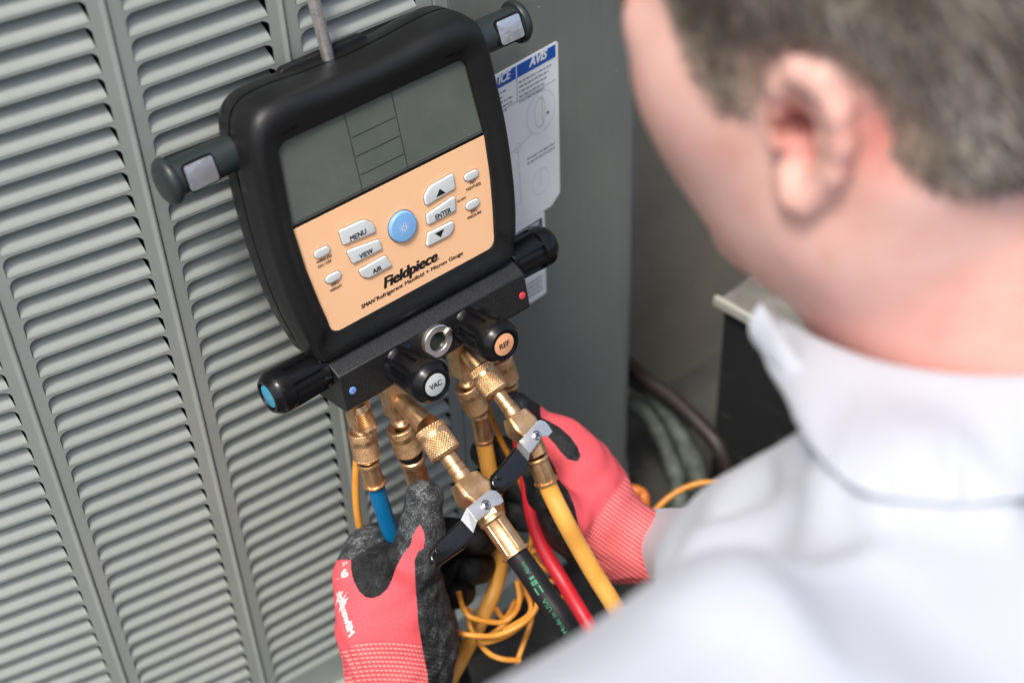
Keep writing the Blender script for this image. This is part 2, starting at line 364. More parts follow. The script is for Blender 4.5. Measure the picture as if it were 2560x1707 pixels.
# ---------------------------------------------------------------- air conditioner cabinet
ac_at = wall(.1, .7)
ac = root('air_conditioner', (ac_at[0], ac_at[1], GZ), 'grey-green louvered sheet metal air conditioner cabinet behind the gauge', 'air conditioner')
PS = .0170; ROWS = range(-9, 40); SH = .0151
VT, VB = -.185, .712
COLS = [(-.2182, -.1292), (-.1091, -.0199), (0, .0880), (.1079, .1971), (.2165, .3055)]
MG = .006
for ci, (ul, ur) in enumerate(COLS):
    a, b = ul-MG, ur+MG; V = []; Fc = []
    def wv(u, v_, o=0): V.append(wall(min(max(u, a), b), v_, o)); return len(V)-1
    slot = rounded([(ul, 0), (ul, SH), (ur, SH), (ur, 0)], [0, .0062, .0062, 0], 7)   # (u, height above tip)
    for i in ROWS:
        vb = PS*i; h0, h1 = -(PS-SH)/2, SH+(PS-SH)/2
        n = len(slot); so = [wv(u, vb-h) for u, h in slot]; si = [wv(u, vb-h, -.0016) for u, h in slot]
        co = []
        for (u, h) in slot:
            if h <= 0: hh = h0; uu = a if u < (a+b)/2 else b
            else:
                du = (u-(ul+ur)/2)/((ur-ul)/2); 
                if h >= SH-1e-6: uu = u; hh = h1
                elif abs(du) > .999: uu = a if du < 0 else b; hh = h
                else: uu = a if du < 0 else b; hh = min(h1, h+(h1-SH)*((h-(SH-.0062))/.0062)); 
            co.append(wv(uu, vb-hh))
        cl = wv(a, vb-h1); cr = wv(b, vb-h1); k1 = [k for k in range(n) if slot[k][1] >= SH-1e-6]
        for k in range(n):
            q = (k+1) % n
            Fc.append((so[k], so[q], si[q], si[k]))
            if k == k1[0]-1: Fc.append((so[k], co[k], cl, co[q], so[q]))
            elif k == k1[-1]: Fc.append((so[k], co[k], cr, co[q], so[q]))
            elif k == n-1: Fc.append((so[k], co[k], co[q], so[q]))
            else: Fc.append((so[k], co[k], co[q], so[q]))
    vt, vb2 = PS*ROWS[0]-(SH+(PS-SH)/2), PS*ROWS[-1]+(PS-SH)/2
    for p, q in ((VT, vt), (vb2, VB)):
        k = [wv(a, p), wv(b, p), wv(b, q), wv(a, q)]; Fc.append(tuple(k[::-1]))
    wpart('panel', V, Fc, m_paint, ac, 30)
    prof = [(0, 0), (.0008, -.0001), (.0022, -.0008), (.0042, -.0023), (.0062, -.0042), (.0082, -.0066), (.0102, -.0096), (.0122, -.0130), (.0140, -.0165)]
    V = []; Fc = []; m_ = len(prof); NU = 9
    for side_ in (0, -.0009):
        for w, o in prof:
            t = w/.014
            for k in range(NU):
                s_ = k/(NU-1); e0 = .0004+.0012*t; e1 = .0004+.0036*t**1.2
                u = ul+e0+(ur-ul-e0-e1)*s_
                dip = .0016*(max(0, abs(2*s_-1)-.86)/.14)**2*(1-t)
                V.append(wall(u, -w-(side_*.3), o+side_-dip*0+.0002))
    for s_ in (0, 1):
        for j in range(m_-1):
            for k in range(NU-1):
                p = s_*m_*NU+j*NU+k; q = (p, p+1, p+NU+1, p+NU); Fc.append(q if s_ == 0 else q[::-1])
    for k in range(NU-1): Fc.append((k, k+1, m_*NU+k+1, m_*NU+k)); p = (m_-1)*NU+k; Fc.append((p, p+1, m_*NU+p+1, m_*NU+p))
    for j in range(m_-1):
        for k in (0, NU-1): p = j*NU+k; Fc.append((p, p+NU, m_*NU+p+NU, m_*NU+p))
    me = mesh_from(np.array(V)-ORG[ac.name], Fc, 'louver'); sharp(me, 50)
    for i in ROWS:
        o = link('louver', me, m_paint, ac); o.location = (0, 0, -PS*i)
        o.rotation_euler = (0, 0, 0)
RP = [(0, 0), (.12, 0), (.2, .0003), (.32, .0011), (.45, .0015), (.56, .0013), (.62, .0006), (.655, -.0012), (.70, -.0012), (.74, -.0001), (1, 0)]
def strip(path_pts, name, m):                # vertical strip: list of functions v -> point
    V = [p(v_) for v_ in (VT, VB) for p in path_pts]; n = len(path_pts)
    return wpart(name, V, [(k, k+1, n+k+1, n+k) for k in range(n-1)], m, ac, 28)
for j in range(4):
    a, b = COLS[j][1]+MG, COLS[j+1][0]-MG
    strip([lambda v_, u=a+(b-a)*t, o=o: wall(u, v_, o) for t, o in RP], 'rib', m_paint)
R3 = [(.3055+MG, 0), (.3170, 0), (.3176, -.0012), (.3182, -.0012), (.3189, .0007), (.3300, .0007), (.3307, -.0012), (.3313, -.0012), (.3322, 0)]
strip([lambda v_, u=u, o=o: wall(u, v_, o) for u, o in R3], 'corner_rib', m_paint)
a4 = SEG[4][1]; n4 = A(math.cos(a4), -math.sin(a4), 0); t4 = dv(a4); CR = .020; cc = wall(.5361-CR)-n4*CR
pts = [lambda v_, u=u: wall(u, v_) for u in (.3322, .37, .41, .45, .49, .5361-CR)]
for k in range(1, 9):
    th = math.pi/2*k/8; pts.append(lambda v_, th=th: cc+(n4*math.cos(th)+t4*math.sin(th))*CR-A(0, 0, v_))
for dd in (.2, .75): pts.append(lambda v_, dd=dd: cc+t4*CR-n4*dd-A(0, 0, v_))
strip(pts, 'side_panel', m_side_shade)
left_pts = [lambda v_, u=u: wall(u, v_) for u in (-.42, -.2182-MG)]
left_pts = [lambda v_: wall(-.42, v_, -.7)]+left_pts
strip(left_pts, 'left_panel', m_paint)
# coil behind the louvers, lid and base pan
us = [-.41, -.22, -.01, .098, .207, .32, .50]
V = [wall(u, v_, -.034) for v_ in (VT, VB) for u in us]; n = len(us)
wpart('coil', V, [(k, k+1, n+k+1, n+k) for k in range(n-1)], m_dark, ac, None, False)
path = [wall(-.43, 0, .012)]+[wall(u, 0, .012) for u in (-.2, 0, .098, .207, .32, .515)]+[cc+t4*(CR+.012), cc+t4*(CR+.012)-n4*.75, wall(-.43, 0, -.75)]
for nm, z0, z1 in (('lid', -(VT), -(VT)+.03), ('base_pan', -(VB)-.02, -(VB)+.012)):
    n = len(path); V = [p+A(0, 0, z0 if nm == 'lid' else z0) for p in path]+[p+A(0, 0, z1) for p in path]
    if nm == 'base_pan': V = [cc*0+(p+(A(cc[0], cc[1], p[2])-p)*.02)+A(0, 0, z) for z in (z0, z1) for p in path]
    wpart(nm, V, [(k, (k+1) % n, n+(k+1) % n, n+k) for k in range(n)]+[tuple(range(n))[::-1], tuple(range(n, 2*n))], m_paint, ac, 30)
# notices on the side panel (parts of the cabinet)
def S4(u, v_, o=.0004): return wall(u, v_, o)
def sheet(poly, m, parent, name='sticker', o=.0004, th=.0003, **kw):
    n = len(poly); V = [S4(u, v_, o-th) for u, v_ in poly]+[S4(u, v_, o) for u, v_ in poly]
    return wpart(name, V, [tuple(range(n, 2*n))]+[(k, (k+1) % n, n+(k+1) % n, n+k) for k in range(n)], m, parent, None, False, **kw)
su0, su1, sv0, sv1 = .3460, .4352, .1505, .2960
st = sheet(rounded([(su0, sv0), (su1, sv0), (su1, sv1-.006), (su1-.010, sv1+.002), (su0, sv1+.002)], [.003, .003, .003, .004, .003], 4), m_stick, ac)
dvd = side(1289.5, 172)[0]; hv = side(1388, 141)[1]; tv = side(1390, 196.7)[1]
for (p, q) in ((su0+.002, dvd-.0006), (dvd+.0006, su1-.003)):
    sheet([(p, sv0+.002), (q, sv0+.002), (q, hv), (p, hv)], m_blue, st, 'blue_header', .0006)
def stext(s, u0, v0, w, h, m, parent, off=.02, shear=0, o=.0008, name='lettering'):
    v, f = text_mesh(s, w, h, off, shear); return wpart(name, [S4(u0+x, v0-y, o+_) for x, y, _ in v], f, m, parent, None, False)
stext('AVIS', dvd+.013, hv-.0035, .0185, .0072, m_white, st, .03, .25); stext('NOTICE', dvd-.036, hv-.0035, .030, .0072, m_white, st, .03, .25)
def lines(rects, m, parent, name, o=.0006):
    V = []; Fc = []
    for (p, q, r, s) in rects: n = len(V); V += [S4(p, q, o), S4(r, q, o), S4(r, s, o), S4(p, s, o)]; Fc.append((n, n+1, n+2, n+3))
    return wpart(name, V, Fc, m, parent, None, False, kind='stuff')
def words(u0, u1, v0, n, dvv, h, seed, slack=0):
    rr = random.Random(seed); out = []
    for i in range(n):
        u = u0; end = u1-slack*rr.random()
        while u < end:
            w = rr.uniform(.0012, .0048); out.append((u, v0+i*dvv, min(u+w, end), v0+i*dvv+h)); u += w+.0009
    return out
lines(words(dvd+.002, su1-.005, hv+.004, 5, .0042, .0015, 3, .012)+words(su0+.004, dvd-.003, hv+.004, 5, .0042, .0015, 5, .012), m_sgrey, st, 'small_print')
lines([(su0+.002, tv, su1-.003, tv+.0005), (dvd-.0003, hv, dvd+.0003, tv)], m_sgrey, st, 'rule')
def ringline(cu, cv, ru, rv_, w=.0004, n=36):
    V = []; Fc = []
    for k in range(n):
        a = 2*math.pi*k/n
        for r in (1, 1-w/ru): V.append(S4(cu+ru*r*math.cos(a), cv+rv_*r*math.sin(a), .0006))
    return V, [(2*k, 2*((k+1) % n), 2*((k+1) % n)+1, 2*k+1) for k in range(n)]
def lin(p, q, w=.0005):
    p, q = A(*p), A(*q); d = q-p; d /= np.linalg.norm(d); nn = A(-d[1], d[0])*w/2
    return [S4(*(a), .0006) for a in (p+nn, q+nn, q-nn, p-nn)], [(0, 1, 2, 3)]
c1 = side(1351, 280); c2 = side(1293, 370); c3 = side(1351, 453)
dg = [ringline(c1[0], c1[1], .0155, .0185), ringline(c2[0], c2[1], .0035, .004), ringline(c3[0], c3[1], .009, .0125, .0003), ringline(c1[0]-.001, c1[1], .006, .0135),
      lin((c1[0]-.010, c1[1]+.014), c2), lin(c2, side(1302, 505)), lin((c1[0]+.001, c1[1]-.014), (c1[0]+.002, c1[1]+.013)), lin((c2[0]-.012, c2[1]+.002), c2), lin((c3[0], c3[1]-.012), (c3[0], c3[1]+.004)), lin(side(1302, 505), side(1280, 524))]
v, f = join(dg); wpart('diagram', v, f, m_spale, st, None, False)
lines(words(c3[0]-.014, c3[0]+.016, c3[1]-.0290, 2, .0042, .0016, 9), m_sgrey, st, 'caption')
v, f = ringline(c1[0]+.0075, c1[1]+.004, .0012, .0014, .0011, 14); wpart('dot', v, f, m_ink, st, None, False)
b0 = .355; b1_ = side(1362, 600)[0]; 
s2 = sheet(rounded([(b0, .2985), (b1_, .2985), (b1_, .3845), (b0, .3845)], .002, 3), m_stick, ac, 'sticker', .0003)
sheet([(b0+.002, .3035), (b1_-.003, .3035), (b1_-.003, .3150), (b0+.002, .3150)], m_black, s2, 'black_header', .0006)
stext('NOTICE', b1_-.043, .3137, .036, .0085, m_white, s2, .05)
lines(words(b0+.004, b1_-.004, .319, 6, .0042, .0014, 12, .01), m_sgrey, s2, 'small_print')
lines(words(b1_-.022, b1_-.004, .362, 4, .0045, .002, 13), m_sgrey, s2, 'barcode')
# screws, dust specks on the panel are left to the paint

# ---------------------------------------------------------------- things standing to the right of the cabinet
def onz(x, y, z):
    d = ray(x, y); return CAM+d*((z-CAM[2])/d[2])
m_case = mat('black plastic case', (.022, .023, .023), .6); bump(m_case, 80, .3, .002); mottle(m_case, (.012, .013, .013), (.035, .036, .034), 14, detail=6)
nz = noise(m_case, 22, detail=6, rough=.75, dim=(1, 1, 3)); r_ = ramp(m_case, nz.outputs[0], [(.60, (.016, .018, .018)), (.66, (.075, .085, .08))]); rn_ = noise(m_case, 7, detail=5); rr_ = ramp(m_case, rn_.outputs[0], [(.54, (0, 0, 0)), (.64, (1, 1, 1))]); setin(m_case, 'Base Color', mixc(m_case, math_node(m_case, 'MULTIPLY', rr_.outputs[0], .6), r_.outputs[0], (.16, .055, .015)))
m_trim = mat('weathered light trim', (.42, .42, .36), .6)
m_top = mat('dusty grey concrete', (.24, .235, .20), .85); mottle(m_top, (.11, .105, .085), (.22, .212, .185), 18, detail=8)
Pa = W(1795, 745, 1.46); zb = Pa[2]; Pb = onz(1965, 842, zb); Pc = onz(1925, 700, zb)
ex = (Pb-Pa); ex /= np.linalg.norm(ex); ey = Pc-Pa; ey -= ex*(ey@ex); ey /= np.linalg.norm(ey)
box = root('concrete_topped_box', (Pa[0], Pa[1], GZ), 'black sided box with a dusty grey top beside the shirt collar', 'box')
def obox(o, x0, x1, y0, y1, z0, z1):
    v, f = box_pts((x0, y0, z0), (x1, y1, z1)); return [o+ex*p[0]+ey*p[1]+A(0, 0, p[2]-o[2]) for p in v], f
def bevelled(name, V, F, m, parent, w=.004):
    o = wpart(name, V, F, m, parent, 30); md = o.modifiers.new('bevel', 'BEVEL'); md.width = w; md.segments = 3; return o
v, f = obox(Pa, .004, .50, .004, .17, GZ, zb-.012); bevelled('side_wall', v, f, m_case, box)
v, f = obox(Pa, 0, .504, 0, .174, zb-.011, zb); bevelled('top', v, f, m_top, box)
v, f = obox(Pa, -.003, .507, -.003, .002, zb-.008, zb+.001); wpart('edge_trim', v, f, m_trim, box, 30)
# house wall behind
m_wall = mat('taupe rendered wall', (.17, .155, .12), .9); mottle(m_wall, (.17, .155, .115), (.25, .225, .168), 5, detail=7); bump(m_wall, 120, .4, .003, detail=5)
wq = W(1700, 700, 1.68); wd = dv(.95); wn_ = A(math.cos(.95), -math.sin(.95), 0)
wl0 = wq-wd*1.6; wl1 = wq+wd*3
hw = root('rendered_wall', (wq[0], wq[1], GZ), 'taupe rendered house wall in shade to the right of the cabinet', 'wall')
V = [A(p[0], p[1], z)-wn_*k for k in (0, .2) for z in (GZ-.02, GZ+2.2) for p in (wl0, wl1)]
wpart('wall_face', V, [(0, 1, 3, 2), (4, 6, 7, 5), (0, 2, 6, 4), (1, 5, 7, 3), (2, 3, 7, 6)], m_wall, hw, None, False)
# black drain pipe and greenish hose lying between the cabinet and the box
m_pipe = mat('brown black pipe', (.022, .016, .013), .5); m_ghose = mat('faded green hose', (.07, .085, .065), .7); mottle(m_ghose, (.035, .045, .035), (.12, .14, .115), 60, detail=5)
def cable(name, pix, r, m, label, cat, group=None, n=14, seg=10, part='jacket'):
    P = [W(x, y, d) for x, y, d in pix]; o = root(name, P[0], label, cat, group)
    v, f = tube_mesh(P, r, n, seg); wpart(part, v, f, m, o, 60); return o
cable('drain_pipe', [(1560, 905, 1.58), (1610, 945, 1.56), (1680, 995, 1.54), (1750, 1062, 1.52), (1800, 1125, 1.51), (1830, 1230, 1.52), (1835, 1400, 1.5)], .0085, m_pipe, 'dark brown pipe arching down between the cabinet and the black box', 'pipe')
cable('garden_hose', [(1560, 930, 1.60), (1640, 985, 1.58), (1700, 1080, 1.57), (1745, 1200, 1.57), (1770, 1330, 1.6), (1770, 1450, 1.6)], .011, m_ghose, 'faded green hose curving down beside the dark pipe', 'hose')
cable('garden_hose', [(1570, 1000, 1.61), (1640, 1060, 1.6), (1690, 1180, 1.59), (1700, 1320, 1.58), (1690, 1450, 1.56)], .010, m_ghose, 'second faded green hose nearer the cabinet corner, mostly in shadow', 'hose')

# ================================================================ gauge
Mg = Matrix.Identity(4)
for i in range(3):
    for j in range(3): Mg[i][j] = RW[i][j]*K
    Mg[i][3] = TW[i]
gauge = empty('refrigerant_gauge', Mg, 'black rubber cased digital pressure gauge with orange keypad hanging on the cabinet', 'gauge')
def gp(name, v, f, m, parent=gauge, deg=35, smooth=True, **kw):
    me = mesh_from(v, f, name, smooth)
    if deg: sharp(me, deg)
    return link(name, me, m, parent, **kw)
half = [(0, .0872), (.03, .0885), (.055, .0905), (.070, .0908), (.081, .0892), (.0895, .0835), (.0940, .0740), (.0966, .058), (.0985, .030), (.0995, .005), (.0992, -.018), (.0975, -.045), (.0945, -.068), (.0895, -.090), (.0865, -.1000), (.0825, -.1036), (.07, -.1040), (.03, -.1040), (0, -.1040)]
outer = np.array(half+[(-x, y) for x, y in half[-2:0:-1]]); outer = catmull(list(outer)+[outer[0]], 6)[:-1, :2]
inn = rounded([(-.0756, .0606), (.0756, .0606), (.0800, .004), (.0785, -.030), (.0755, -.056), (.0712, -.0848), (-.0712, -.0848), (-.0755, -.056), (-.0785, -.030), (-.0800, .004)], [.008, .008, .03, .03, .03, .0075, .0075, .03, .03, .03], 7)
def radial(poly, c, N=200):
    out = []; P = np.array(poly)-c; Q = np.roll(P, -1, 0)
    for k in range(N):
        t = 2*math.pi*k/N; d = A(math.cos(t), math.sin(t)); best = 0
        e = Q-P; den = d[0]*(-e[:, 1])+d[1]*e[:, 0]; s = (P[:, 0]*(-e[:, 1])+P[:, 1]*e[:, 0])/(den+1e-15); w = (d[0]*P[:, 1]-d[1]*P[:, 0])/(den+1e-15)
        ok = (w >= -1e-6) & (w <= 1+1e-6) & (s > 0); out.append(c+d*s[ok].max())
    return np.array(out)
cN = A(0, -.008); N = 240
# even spacing along the outline so that corners stay smooth
def even(poly, n=N):
    P = np.vstack([poly, poly[:1]]); s = np.r_[0, np.cumsum(np.linalg.norm(np.diff(P, axis=0), axis=1))]; t = np.linspace(0, s[-1], n, endpoint=False)
    return np.stack([np.interp(t, s, P[:, i]) for i in (0, 1)], 1)
eo = even(outer)
io = []
for p in eo:
    d = p-cN; 
    P = inn-cN; Q = np.roll(P, -1, 0); e = Q-P; den = d[0]*(-e[:, 1])+d[1]*e[:, 0]; s = (P[:, 0]*(-e[:, 1])+P[:, 1]*e[:, 0])/(den+1e-15); w = (d[0]*P[:, 1]-d[1]*P[:, 0])/(den+1e-15)
    ok = (w >= -1e-6) & (w <= 1+1e-6) & (s > 0); io.append(cN+d*s[ok].max())
io = np.array(io)
rings = [(-.10, -.041), (-.05, -.040), (-.012, -.037), (0, -.032), (0, -.0215), (.012, -.0212), (.012, -.0192), (0, -.0189), (0, -.010), (.012, -.0045), (.04, -.0008), (.09, .0022), (.16, .0045), (.26, .0062), (.38, .0068), (.50, .0064), (.62, .0052), (.74, .0038), (.86, .0028), (.95, .0023), (.985, .0019), (1.0, .0012), (1.0, -.0016)]
V = []; Fc = []
topw = np.clip((eo[:, 1]-.03)/.05, 0, 1)
for t, z in rings:
    tt = t if t > 0 else 0
    p = eo+(io-eo)*tt
    if t < 0: p = cN+(eo-cN)*(1+t)
    elif 0 < t < .02: p = cN+(eo-cN)*.988
    zz = np.full(N, z)
    if 0 < tt < .95: zz = zz*(1+.25*topw)
    if tt > 0:                                # lower edge is flatter where the block is attached
        low = np.clip((-.085-eo[:, 1])/.01, 0, 1); zz = zz*(1-.55*low)
    V += [(x, y, zk) for (x, y), zk in zip(p, zz)]
R_ = len(rings)
for i in range(R_-1):
    for k in range(N): Fc.append((i*N+k, i*N+(k+1) % N, (i+1)*N+(k+1) % N, (i+1)*N+k))
Fc.append(tuple(range(N))[::-1])
gp('housing', V, Fc, m_rubber, deg=60)
for s, x0, y0, w, tilt in (('LOW', -.0735, .0668, .0135, 0), ('HIGH', .0575, .0672, .0165, 0)):
    v, f = text_mesh(s, w, .0036, .02); n = len(v); vv = [(x0+x, y0+y, .0050+.0006) for x, y, _ in v]
    vb = [(x, y, z-.003) for x, y, z in vv]; bm_e = {}
    for q in f:
        for a, b in zip(q, q[1:]+q[:1]): bm_e[(a, b)] = 1
    side_f = [(a, b, b+n, a+n) for (a, b) in bm_e if (b, a) not in bm_e]
    gp('raised_lettering', vv+vb, list(f)+side_f, m_rubber, deg=30, smooth=False)
# face sheet, display, keys
low = [p for p in inn]; 
def clip_y(poly, y, keep_above):
    out = []; n = len(poly)
    for i in range(n):
        a, b = poly[i], poly[(i+1) % n]; ia = (a[1] >= y) == keep_above; ib = (b[1] >= y) == keep_above
        if ia: out.append(a)
        if ia != ib: t = (y-a[1])/(b[1]-a[1]); out.append(a+(b-a)*t)
    return np.array(out)
v, f = pad(clip_y(inn, .0006, False), -.0012, 0); face = gp('keypad_sheet', v, f, m_orange, deg=30, smooth=False)
v, f = pad(clip_y(inn, .0020, True), -.0035, -.0010); lcd = gp('display', v, f, m_glass, deg=30, smooth=False)
def bar(p, q, w, z, th=.0003):
    p, q = A(*p), A(*q); d = q-p; d /= np.linalg.norm(d); nn = A(-d[1], d[0])*w/2; r = [p+nn, q+nn, q-nn, p-nn]
    return [(a[0], a[1], z) for a in r]+[(a[0], a[1], z-th) for a in r], [(0, 3, 2, 1), (4, 5, 6, 7), (0, 1, 5, 4), (1, 2, 6, 5), (2, 3, 7, 6), (3, 0, 4, 7)]
for p, q in (((-.0228, .0606), (-.0228, .0022)), ((.0149, .0606), (.0149, .0022)), ((-.0214, .0417), (.0139, .0417)), ((-.0214, .0280), (.0139, .0280)), ((-.0214, .0144), (.0139, .0144))):
    v, f = bar(p, q, .00055, -.0008); gp('display_line', v, f, m_lcdline, lcd, None, False)
v, f = bar((-.0797, .0013), (.0797, .0013), .0016, -.0002, .001); gp('display_frame', v, f, m_plastic, lcd, None, False)
for y_, z_ in ((.0027, -.0006), (.0040, -.0008)):
    v, f = bar((-.0794, y_), (.0794, y_), .00035, z_, .0003); gp('display_frame', v, f, m_lcdline, lcd, None, False)
pv = [(.0757, .0535), (.0797, .006)]; v, f = bar(pv[0], pv[1], .0007, -.0003, .001); gp('display_frame', v, f, m_brass_d, lcd, None, False)
def key(poly, m, z1=.0019, bev=.0009, lab=None):
    v, f = pad(poly, -.0004, z1, bev, 4); o = gp('button', v, f, m, deg=50)
    if lab: o['label'] = lab
    # flat dark ring around the key, shade of the gap put in its colour
    q = inset(poly, -.00045); n = len(poly); vv = [(x, y, .00008) for x, y in q]+[(x, y, .00008) for x, y in inset(poly, .0003)]
    gp('key_gap_shade', vv, [(k, (k+1) % n, n+(k+1) % n, n+k) for k in range(n)], m_gap_shade, o, None, False); return o
m_gap_shade = mat('key gap shade', (.22, .10, .05), .8)
up_ = rounded([(.0215, -.0283), (.0475, -.0262), (.0483, -.0148), (.0275, -.0158), (.0213, -.0215)], [.0013, .0013, .0013, .006, .005], 6)
mir = lambda p: np.array([(-x, y) for x, y in p][::-1])
ent = rounded([(.0195, -.0427), (.0440, -.0424), (.0464, -.0312), (.0203, -.0347)], .0014, 4)
dn_ = rounded([(.0148, -.0579), (.0350, -.0582), (.0395, -.0550), (.0408, -.0490), (.0182, -.0484)], [.0014, .004, .004, .0013, .0013], 5)
def glab(s, x0, y0, w, h, m, parent, z, off=.02, shear=0, name='lettering', center=False, spacing=1):
    v, f = text_mesh(s, w, h, off, shear, spacing)
    if center: x0 -= w/2
    return gp(name, [(x0+x, y0+y, z+_) for x, y, _ in v], f, m, parent, None, False)
ZK = .00196
o = key(mir(up_), m_button); glab('MENU', -.0354, -.0257, .0128, .0038, m_ink, o, ZK, .022, center=True)
o = key(mir(ent), m_button); glab('VIEW', -.0328, -.0413, .0108, .0036, m_ink, o, ZK, .022, center=True)
o = key(mir(dn_), m_button); glab('AIR', -.0275, -.0566, .0072, .0036, m_ink, o, ZK, .022, center=True)
o = key(up_, m_button); c0 = L(600+1310*.3826, 350+343*.3826, .002); gp('arrow_mark', [(c0[0]-.0042, c0[1]-.0022, ZK), (c0[0]+.0042, c0[1]-.0022, ZK), (c0[0], c0[1]+.0028, ZK)], [(0, 1, 2)], m_ink, o, None, False)
o = key(ent, m_button); glab('ENTER', .0332, -.0414, .0134, .0038, m_ink, o, ZK, .022, center=True)
o = key(dn_, m_button); c0 = L(600+1308*.3826, 350+614*.3826, .002); gp('arrow_mark', [(c0[0]-.0042, c0[1]+.0022, ZK), (c0[0]+.0042, c0[1]+.0022, ZK), (c0[0], c0[1]-.0028, ZK)], [(0, 2, 1)], m_ink, o, None, False)
def stad(cx, cy, hl=.0061, r=.0030, t=0):
    n = 10; out = []
    for s, c in ((1, 0), (-1, math.pi)):
        for k in range(n+1): a = -math.pi/2+math.pi*k/n+c; out.append((cx+s*(hl-r)+r*math.cos(a), cy+r*math.sin(a)))
    return np.array(out)
for cx, cy, t1, t2, w1, w2, y1, y2 in ((-.0638, -.0237, 'WIRELESS', 'ON / OFF', .0121, .0107, -.0303, -.0338), (-.0604, -.0449, 'ZERO', 'WEIGHT', .0066, .0097, -.0511, -.0546), (.0630, -.0233, 'TEST', 'TIGHTNESS', .0060, .0134, -.0298, -.0333), (.0594, -.0446, 'ZERO', 'PRESSURE', .0064, .0123, -.0510, -.0544)):
    key(stad(cx, cy), m_button, .0015, .0008)
    glab(t1, cx+.0003, y1, w1, .0021, m_ink, face, .00025, .008, center=True); glab(t2, cx, y2, w2, .0021, m_ink, face, .00025, .008, center=True)
glab('ALARM', .0512, -.0380, .0074, .0017, m_ink, face, .00025, .008, center=True)
v, f = pad(circle(0, -.0343, .0113, 48), -.0004, .0030, .0016, 5); pw = gp('power_button', v, f, m_blueb, deg=50)
n = 48; q = circle(0, -.0343, .0119, n); q2 = circle(0, -.0343, .0110, n); gp('key_gap_shade', [(x, y, .00008) for x, y in q]+[(x, y, .00008) for x, y in q2], [(k, (k+1) % n, n+(k+1) % n, n+k) for k in range(n)], m_gap_shade, pw, None, False)  # ring coloured dark as the shade around the power button
def arc(cx, cy, r, a0, a1, w, z, n=24):
    V = []
    for k in range(n+1):
        a = a0+(a1-a0)*k/n
        for rr in (r-w/2, r+w/2): V.append((cx+rr*math.cos(a), cy+rr*math.sin(a), z))
    return V, [(2*k, 2*k+1, 2*k+3, 2*k+2) for k in range(n)]
pc = (-.0003, -.0346); pr = [arc(*pc, .0019, math.radians(125), math.radians(415), .0005, .00306), bar((pc[0], pc[1]), (pc[0], pc[1]+.0024), .0005, .00306, .0001)]
for k in range(10):
    a = 2*math.pi*k/10+.3; pr.append(bar((pc[0]+.0028*math.cos(a), pc[1]+.0028*math.sin(a)), (pc[0]+.0040*math.cos(a), pc[1]+.0040*math.sin(a)), .0003, .00306, .0001))
v, f = join(pr); gp('power_symbol', v, f, m_white, pw, None, False)
glab('Fieldpiece', -.0243, -.0722, .0465, .0078, m_ink, face, .00025, .03, .28)
v, f = pad(circle(.0232, -.0717, .0005, 12), .0001, .00025); gp('lettering', v, f, m_brass_d, face, None, False)
glab('SMAN', -.0453, -.0780, .0115, .0029, m_ink, face, .00025, .02, .2); glab('TM', -.0336, -.0757, .0015, .0008, m_ink, face, .00025, .02)
glab('Refrigerant Manifold + Micron Gauge', -.0322, -.0780, .0757, .0029, m_ink, face, .00025, .013, .08)
# hook rod, side grips
rt_ = L(820, 146, -.026); 
v, f = tube_mesh([A(rt_[0], .070, -.026), A(rt_[0], .10, -.026), A(rt_[0]-.001, .16, -.0255), A(rt_[0]-.002, .34, -.025), A(rt_[0]-.002, .352, -.03), A(rt_[0]-.002, .356, -.05), A(rt_[0]-.002, .356, -.12), A(rt_[0]-.002, .34, -.13)], .0042, 20, 8); gp('hanging_hook', v, f, m_steel, deg=60)
v, f = pad(rounded([(-.050, .080), (.028, .080), (.022, .0915), (-.044, .0915)], .006, 5), -.037, -.031, .001); gp('hook_cradle', v, f, m_rubber, deg=40)
for s in (-1, 1):
    v, f = lathe_pts([(0, .0125), (.052, .0125), (.0525, .0125), (.053, .0150), (.0545, .0158), (.0565, .0158), (.0585, .0146), (.0600, .0120), (.0608, .006), (.061, .0001)], 48)
    o = gp('grip', put(v, (s*.086, .0562, -.0255), (s, 0, 0), (0, 1, 0)), f, m_grip, deg=40)
    q = rounded([(-.0102, -.0085), (.0102, -.0085), (.0102, .0085), (-.0102, .0085)], .0022, 5); hint = (0, .25, 1)
    Fm = frame((0, .12, 1) if s < 0 else (0, .20, 1), (1, 0, 0)); cx = s*.1235 if s < 0 else .1265
    for nm, gg, z0, z1, mm in (('magnet_recess', -.0012, .0105, .0126, m_plastic), ('magnet', 0, .0110, .0135, m_mag)):
        vv, ff = pad(inset(q, gg) if gg else q, z0, z1, .0005, 2); vv = vv@Fm.T+A(cx, .0562, -.0255); gp(nm, vv, ff, mm, o, 40)
# manifold block
pr = [(-.1038, -.036), (-.1038, -.004), (-.1125, .0095), (-.1405, .0095), (-.1435, .0065), (-.1435, -.028), (-.136, -.036)]
xs = [-.0800, .0865]; n = len(pr); V = [(x, y, z) for x in xs for y, z in pr]
blk = gp('manifold_block', V, [(k, (k+1) % n, n+(k+1) % n, n+k) for k in range(n)]+[tuple(range(n))[::-1], tuple(range(n, 2*n))], m_block, deg=25)
md = blk.modifiers.new('bevel', 'BEVEL'); md.width = .0009; md.segments = 3
for (px, py), mm in (((1306, 739), m_red), ((882, 976), m_bluedot)):
    c0 = L(px, py, .0097); v, f = pad(circle(c0[0], c0[1], .0028, 24), .0085, .0101, .0003, 2); gp('port_dot', v, f, mm, blk, 40)
